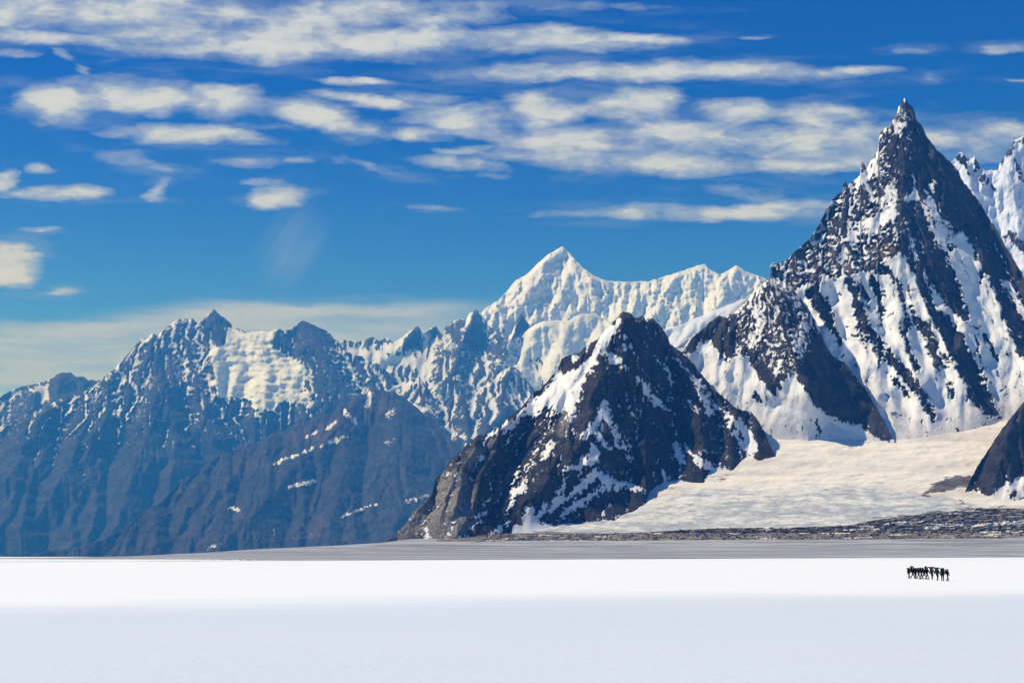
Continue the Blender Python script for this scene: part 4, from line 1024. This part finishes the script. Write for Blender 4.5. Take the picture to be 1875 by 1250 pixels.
def skeleton(h, stride, lean, arm, elbow):
    """joints of a walking figure facing +x; returns points, radii, edges, zone of each point"""
    P, Rr, E, Zn = [], [], [], []

    def add(p, r, parent, zone):
        P.append(p); Rr.append(r); Zn.append(zone)
        if parent is not None:
            E.append((parent, len(P) - 1))
        return len(P) - 1
    s = h / 1.75
    la = math.radians(lean)
    up = lambda z, x=0.0: (x * math.cos(la) + z * math.sin(la), z * math.cos(la) - x * math.sin(la))
    hipz = 0.90 - 0.05 * abs(stride)

    def T(x, y, z):                                   # torso coordinates measured from the pelvis
        a, b = up(z, x)
        return (a * s, y * s, (hipz + b) * s)
    pel = add(T(0, 0, 0.02), 0.135 * s, None, 'trousers')
    wai = add(T(0, 0, 0.16), 0.125 * s, pel, 'jacket')
    che = add(T(0.01, 0, 0.34), 0.150 * s, wai, 'jacket')
    shc = add(T(0, 0, 0.47), 0.115 * s, che, 'jacket')
    nek = add(T(0.015, 0, 0.545), 0.052 * s, shc, 'skin')
    jaw = add(T(0.035, 0, 0.615), 0.066 * s, nek, 'skin')
    mid = add(T(0.03, 0, 0.675), 0.086 * s, jaw, 'skin')
    crn = add(T(0.02, 0, 0.745), 0.076 * s, mid, 'skin')
    add(T(0.132, 0, 0.660), 0.012 * s, mid, 'skin')                                   # nose
    for sy in (-1, 1):
        add(T(0.015, sy * 0.098, 0.668), 0.014 * s, mid, 'skin')                      # ears
    for sy in (-1, 1):
        ph = stride * sy
        hp = add(T(0, sy * 0.095, -0.03), 0.100 * s, pel, 'trousers')
        kx, kz = 0.24 * ph + 0.05, hipz - 0.41 + 0.03 * abs(ph)
        kn = add((kx * s, sy * 0.10 * s, kz * s), 0.064 * s, hp, 'trousers')
        ax_ = 0.42 * ph - (0.06 if ph < 0 else 0.0)
        az = 0.085 + (0.05 if ph < 0 else 0.0)
        cf = add(((kx * 0.55 + ax_ * 0.45 - 0.01) * s, sy * 0.10 * s, (kz * 0.6 + az * 0.4) * s), 0.062 * s, kn, 'trousers')
        an = add((ax_ * s, sy * 0.10 * s, az * s), 0.044 * s, cf, 'boots')
        he = add(((ax_ - 0.045) * s, sy * 0.10 * s, (az - 0.045) * s), 0.040 * s, an, 'boots')
        ba = add(((ax_ + 0.10) * s, sy * 0.105 * s, (0.036 if ph >= 0 else 0.04) * s), 0.038 * s, an, 'boots')
        add(((ax_ + 0.175) * s, sy * 0.11 * s, 0.034 * s), 0.027 * s, ba, 'boots')
    for sy in (-1, 1):
        sh = add(T(0, sy * 0.185, 0.445), 0.066 * s, shc, 'jacket')
        aa = math.radians(arm * (-sy) * (1 if stride >= 0 else -1)) + la * 0.3
        el = add(tuple(a + b for a, b in zip(P[sh], (0.27 * math.sin(aa) * s, sy * 0.05 * s, -0.27 * math.cos(aa) * s))), 0.047 * s, sh, 'jacket')
        ba_ = aa + math.radians(elbow)
        dx, dz = math.sin(ba_), -math.cos(ba_)
        wr = add(tuple(a + b for a, b in zip(P[el], (0.235 * dx * s, -sy * 0.01 * s, 0.235 * dz * s))), 0.030 * s, el, 'jacket')
        pa = add(tuple(a + b for a, b in zip(P[wr], (0.075 * dx * s, 0, 0.075 * dz * s))), 0.033 * s, wr, 'skin')
        px_, pz_ = -dz, dx                                  # across the palm
        for k, (off, ln) in enumerate(((-0.030, 0.060), (-0.010, 0.072), (0.011, 0.068), (0.030, 0.052))):
            c0 = P[pa]
            b0 = (c0[0] + (0.030 * dx + off * px_) * s, c0[1], c0[2] + (0.030 * dz + off * pz_) * s)
            f1 = add(b0, 0.0105 * s, pa, 'skin')
            f2 = add((b0[0] + ln * 0.5 * dx * s, b0[1] - sy * 0.010 * s, b0[2] + ln * 0.5 * dz * s), 0.0095 * s, f1, 'skin')
            add((b0[0] + ln * 0.85 * dx * s, b0[1] - sy * 0.032 * s, b0[2] + ln * 0.85 * dz * s), 0.008 * s, f2, 'skin')
        c0 = P[pa]
        t1 = add((c0[0] + (0.048 * px_ - 0.005 * dx) * s, c0[1] - sy * 0.015 * s, c0[2] + (0.048 * pz_ - 0.005 * dz) * s), 0.0125 * s, pa, 'skin')
        add((c0[0] + (0.058 * px_ + 0.035 * dx) * s, c0[1] - sy * 0.030 * s, c0[2] + (0.058 * pz_ + 0.035 * dz) * s), 0.010 * s, t1, 'skin')
    return P, Rr, E, Zn, T, s


def sub_mesh(name, src_v, src_n, faces, keep, off, mat, parent):
    fs = [f for f in faces if all(keep[i] for i in f)]
    used = sorted({i for f in fs for i in f})
    mp = {i: k for k, i in enumerate(used)}
    me = bpy.data.meshes.new(name)
    me.from_pydata([tuple(src_v[i] + src_n[i] * off) for i in used], [], [[mp[i] for i in f] for f in fs])
    for p in me.polygons:
        p.use_smooth = True
    me.materials.append(mat)
    o = bpy.data.objects.new(name, me)
    col.objects.link(o)
    o.parent = parent
    sol = o.modifiers.new('thickness', 'SOLIDIFY')
    sol.thickness = 0.006
    sol.offset = -1
    return o


def ball(cx, cy, cz, rx, ry, rz, nu=14, nv=9, lo=-1.0):
    vs, fs = [], []
    for j in range(nv + 1):
        ph = math.asin(lo) + (math.pi / 2 - math.asin(lo)) * j / nv
        for i in range(nu):
            th = 2 * math.pi * i / nu
            vs.append((cx + rx * math.cos(ph) * math.cos(th), cy + ry * math.cos(ph) * math.sin(th), cz + rz * math.sin(ph)))
    for j in range(nv):
        for i in range(nu):
            a, b = j * nu + i, j * nu + (i + 1) % nu
            fs.append((a, b, b + nu, a + nu))
    return vs, fs


def mesh_obj(name, parts, mat, parent=None, bevel=0.0):
    vs, fs = [], []
    for v_, f_ in parts:
        n0 = len(vs)
        vs += list(v_)
        fs += [tuple(i + n0 for i in f) for f in f_]
    me = bpy.data.meshes.new(name)
    me.from_pydata(vs, [], fs)
    for p in me.polygons:
        p.use_smooth = True
    me.materials.append(mat)
    o = bpy.data.objects.new(name, me)
    col.objects.link(o)
    if parent:
        o.parent = parent
    return o


def person(loc, face, label, jacket, trousers, hat, h=1.7, stride=0.8, lean=12, arm=22, elbow=25):
    P, Rr, E, Zn, T, s = skeleton(h, stride, lean, arm, elbow)
    me = bpy.data.meshes.new('body')
    me.from_pydata(P, E, [])
    o = bpy.data.objects.new('person', me)
    col.objects.link(o)
    sk = o.modifiers.new('skin', 'SKIN')
    sk.use_smooth_shade = True
    sv = me.skin_vertices[0].data
    for i, r in enumerate(Rr):
        fl = 1.22 if i in (0, 1, 2) else (1.3 if i == 3 else 1.0)      # shoulders and hips wider than deep
        sv[i].radius = (r * 0.85, r * fl) if fl > 1 else (r, r)
        sv[i].use_root = (i == 0)
    ss_ = o.modifiers.new('subd', 'SUBSURF')
    ss_.levels = ss_.render_levels = 1
    dg_ = bpy.context.evaluated_depsgraph_get()
    m2 = bpy.data.meshes.new_from_object(o.evaluated_get(dg_))
    o.modifiers.clear()
    o.data = m2
    m2.name = 'person'
    m2.materials.clear()
    m2.materials.append(SKIN)
    for p in m2.polygons:
        p.use_smooth = True
    V = np.array([v_.co[:] for v_ in m2.vertices])
    N = np.array([v_.normal[:] for v_ in m2.vertices])
    F_ = [list(p.vertices) for p in m2.polygons]
    # zone of each vertex: the nearest bone, cut at its far joint
    best_d = np.full(len(V), 1e9)
    zone = np.empty(len(V), object)
    Pn = np.array(P)
    for a, b in E:
        ab = Pn[b] - Pn[a]
        t = np.clip(((V - Pn[a]) @ ab) / (ab @ ab + 1e-9), 0, 1)
        d = np.linalg.norm(V - Pn[a] - t[:, None] * ab, axis=1) - (Rr[a] + t * (Rr[b] - Rr[a]))
        m = d < best_d
        best_d = np.where(m, d, best_d)
        za, zb = Zn[a], Zn[b]
        zz = np.where(t < (0.35 if zb == 'boots' else 0.5), za, zb)
        zone = np.where(m, zz, zone)
    grow = lambda z: (zone == z)
    sub_mesh('jacket', V, N, F_, grow('jacket') | ((zone == 'trousers') & (V[:, 2] > (0.88 * s))), 0.022, CLOTH[jacket], o)
    sub_mesh('trousers', V, N, F_, grow('trousers') | ((zone == 'boots') & (V[:, 2] > 0.10 * s)) | ((zone == 'jacket') & (V[:, 2] < 1.0 * s) & (np.abs(V[:, 1]) < 0.15 * s)), 0.013, CLOTH[trousers], o)
    for sy in (-1, 1):
        sub_mesh('boot', V, N, F_, grow('boots') & (V[:, 1] * sy > 0), 0.012, BOOT, o)
    hx, hy, hz = T(0.02, 0, 0.715)
    mesh_obj('hat', [ball(hx, hy, hz, 0.112 * s, 0.100 * s, 0.105 * s, lo=-0.25), ball(hx + 0.015, hy, hz - 0.012, 0.15 * s, 0.13 * s, 0.014 * s)], CLOTH[hat], o)
    ex, ey, ez = T(0.118, 0, 0.690)
    for sy in (-1, 1):
        mesh_obj('eye', [ball(ex, sy * 0.032 * s, ez, 0.011 * s, 0.013 * s, 0.009 * s, 8, 5)], EYE_M, o)
    mx, my, mz = T(0.108, 0, 0.618)
    mesh_obj('mouth', [ball(mx, 0, mz, 0.007 * s, 0.024 * s, 0.006 * s, 8, 5)], CLOTH['maroon'], o)
    o.location = loc
    o.rotation_euler = (0, 0, face)
    tag(o, label, 'person', 'trekkers crossing the snow in a line')
    return o, T


def rbox(c, d, ax, seg=5, pw=3.2):
    """a stuffed, rounded box: centre, half sizes, tilt about y"""
    vs, fs = ball(0, 0, 0, 1, 1, 1, 20, 14)
    out = []
    for x, y, z in vs:
        m = (abs(x) ** pw + abs(y) ** pw + abs(z) ** pw) ** (1 / pw) + 1e-9
        x, y, z = x / m * d[0], y / m * d[1], z / m * d[2]
        w_ = 1 + 0.05 * math.sin(9 * z / d[2] + 3 * y / d[1])
        x, y = x * w_, y * w_
        out.append((c[0] + x * math.cos(ax) + z * math.sin(ax), c[1] + y, c[2] + z * math.cos(ax) - x * math.sin(ax)))
    return out, fs


def tube(pts, r, n=8):
    vs, fs = [], []
    for i, p in enumerate(pts):
        a = Vector(pts[max(0, i - 1)])
        b = Vector(pts[min(len(pts) - 1, i + 1)])
        d = (b - a).normalized()
        u_ = d.orthogonal().normalized()
        v_ = d.cross(u_)
        for k in range(n):
            t = 2 * math.pi * k / n
            vs.append(tuple(Vector(p) + (u_ * math.cos(t) + v_ * math.sin(t)) * r))
    for i in range(len(pts) - 1):
        for k in range(n):
            a, b = i * n + k, i * n + (k + 1) % n
            fs.append((a, b, b + n, a + n))
    fs.append(tuple(range(n)))
    fs.append(tuple((len(pts) - 1) * n + k for k in range(n)))
    return vs, fs


def backpack(loc, face, T, lean, label, mat, size=1.0, tall=1.0, wide=1.0, roll='olive', rollw=0.3, kind='backpack'):
    la = math.radians(lean)
    o = bpy.data.objects.new(kind, None)
    col.objects.link(o)
    o.empty_display_size = 0.2
    o.location = loc
    o.rotation_euler = (0, 0, face)
    c = T(-0.15 - 0.13 * size, 0, 0.33 + 0.10 * (tall - 1))
    mesh_obj('sack', [rbox(c, (0.14 * size, 0.17 * wide, 0.30 * tall), la)], CLOTH[mat], o)
    c2 = T(-0.15 - 0.12 * size, 0, 0.33 + 0.10 * (tall - 1) + 0.31 * tall)
    mesh_obj('lid', [rbox(c2, (0.15 * size, 0.165 * wide, 0.06), la)], CLOTH[mat], o)
    r = 0.085
    c3 = T(-0.15 - 0.12 * size, 0, 0.33 + 0.10 * (tall - 1) + 0.31 * tall + 0.05 + r)
    mesh_obj('bedroll', [tube([(c3[0], -rollw, c3[2]), (c3[0], -rollw * 0.5, c3[2] + .008), (c3[0], 0, c3[2]), (c3[0], rollw * 0.5, c3[2] + .006), (c3[0], rollw, c3[2])], r, 14)], CLOTH[roll], o)
    for sy in (-1, 1):
        pts = [T(-0.14, sy * 0.09, 0.50), T(-0.05, sy * 0.10, 0.60), T(0.07, sy * 0.11, 0.585), T(0.165, sy * 0.115, 0.44), T(0.15, sy * 0.15, 0.28), T(0.02, sy * 0.21, 0.20), T(-0.14, sy * 0.13, 0.14)]
        mesh_obj('strap', [tube(pts, 0.017)], STRAP, o)
    tag(o, label, 'load' if kind == 'load' else 'backpack', 'packs carried by the trekkers')
    return o


def ground_z(x, y):
    n_ = float(np.exp(-(math.hypot(x, y) / 900.0) ** 2))
    a = np.array([x]), np.array([y])
    return float(0.16 * fbm(a[0] / 55, a[1] / 25, 3, 3)[0] * n_ + 0.03 * fbm(a[0] / 9, a[1] / 5, 3, 9)[0] * n_)


def trek():
    rows = [  # px, foot py, facing, height, stride, lean, arm, jacket, trousers, hat, label, pack
        (1664.6, 1057.0, 40, 1.62, .8, 10, 25, 'black', 'black', 'dark green', 'leftmost person of the line on the snow, in dark clothes',
         ('black', .8, .75, .9, 'dark green', .22, 'backpack', 'small black backpack worn by the leftmost trekker')),
        (1671.4, 1057.5, 15, 1.74, .9, 14, 20, 'dark green', 'black', 'black', 'second person from the left in the line, bowed under the tallest load',
         ('dark green', 1.3, 1.15, 1.35, 'dark green', .38, 'load', 'tallest dark green load, carried by the second trekker from the left')),
        (1676.8, 1057.5, 60, 1.60, .7, 12, 30, 'navy', 'black', 'black', 'third person from the left in the line, close behind the tall load',
         ('black', 1.0, .8, 1.0, 'black', .2, 'backpack', 'low black backpack worn by the third trekker from the left')),
        (1682.4, 1058.0, 25, 1.66, 1.0, 18, 25, 'black', 'brown', 'black', 'fourth person from the left in the line, in brown trousers, leaning forward',
         ('black', 1.2, .8, 1.1, 'olive', .34, 'backpack', 'black backpack worn by the fourth trekker from the left')),
        (1687.3, 1058.5, 10, 1.66, .8, 16, 20, 'navy', 'purple', 'black', 'fifth person from the left, in purplish trousers in the dense middle of the line',
         ('navy', 1.1, .85, 1.0, 'navy', .25, 'backpack', 'navy backpack worn by the fifth trekker from the left')),
        (1692.2, 1059.0, -10, 1.64, .9, 14, 22, 'black', 'maroon', 'navy', 'sixth person from the left, in dark reddish trousers in the dense middle of the line',
         ('black', 1.1, .9, 1.05, 'grey', .24, 'backpack', 'black backpack worn by the sixth trekker from the left')),
        (1697.8, 1058.5, 20, 1.74, .7, 6, 18, 'black', 'black', 'black', 'seventh person from the left, just left of the gap in the line',
         ('black', .9, 1.2, 1.05, 'maroon', .22, 'load', 'tall black load on the trekker just left of the gap in the line')),
        (1707.0, 1058.6, 50, 1.70, .35, 6, 12, 'brown', 'black', 'brown', 'person in a brown jacket just right of the gap in the line',
         ('brown', 1.0, 1.05, 1.3, 'brown', .46, 'load', 'wide brown load on the trekker just right of the gap')),
        (1716.8, 1060.6, 35, 1.76, .35, 8, 12, 'black', 'black', 'dark green', 'third person from the right in the line, under a teal load',
         ('teal', 1.1, 1.0, 1.4, 'teal', .50, 'load', 'wide teal load, the only bright one in the line')),
        (1726.2, 1061.4, 75, 1.76, .3, 8, 14, 'dark green', 'black', 'black', 'second person from the right in the line, seen from behind with a bulging pack',
         ('dark green', 1.1, .95, 1.75, 'black', .26, 'backpack', 'bulging dark green backpack of the second trekker from the right')),
        (1735.2, 1061.4, 5, 1.68, .3, 4, 10, 'purple', 'purple', 'black', 'rightmost person of the line, slim figure in dark purple',
         ('purple', .7, .7, .8, 'purple', .16, 'backpack', 'small purple backpack worn by the rightmost trekker')),
    ]
    for px, py, face, h, stride, lean, arm, jk, tr, hat, lab, (pm, size, tall, wide, roll, rw, kind, plab) in rows:
        d = EYE * F / (py - HOR)
        ux, _ = ray(px, py)
        x, y = ux * d, d
        loc = (x, y, ground_z(x, y) - 0.03)
        fa = math.radians(face)
        _, T = person(loc, fa, lab, jk, tr, hat, h, stride, lean, arm)
        backpack(loc, fa, T, lean, plab, pm, size, tall, wide, roll, rw, kind)


trek()

# ------------------------------------------------------------------ haze
def haze():
    me = bpy.data.meshes.new('haze')
    x0, x1, y0, y1, z0, z1 = -26000, 26000, -900, 29000, -90, 4850
    me.from_pydata([(x0, y0, z0), (x1, y0, z0), (x1, y1, z0), (x0, y1, z0), (x0, y0, z1), (x1, y0, z1), (x1, y1, z1), (x0, y1, z1)], [],
                   [(3, 2, 1, 0), (4, 5, 6, 7), (0, 1, 5, 4), (1, 2, 6, 5), (2, 3, 7, 6), (3, 0, 4, 7)])
    m, t = new_mat('thin_air')
    pv = t.n('ShaderNodeVolumePrincipled', {'Color': (0.035, 0.285, 1.0, 1), 'Density': 5.7e-5, 'Absorption Color': (1, 1, 1, 1), 'Anisotropy': 0.0})
    t.n('ShaderNodeOutputMaterial', {'Volume': pv.outputs[0]})
    me.materials.append(m)
    o = bpy.data.objects.new('haze', me)
    col.objects.link(o)
    tag(o, 'thin blue mountain air between the near peaks and the far ranges', 'haze', kind='stuff')


haze()
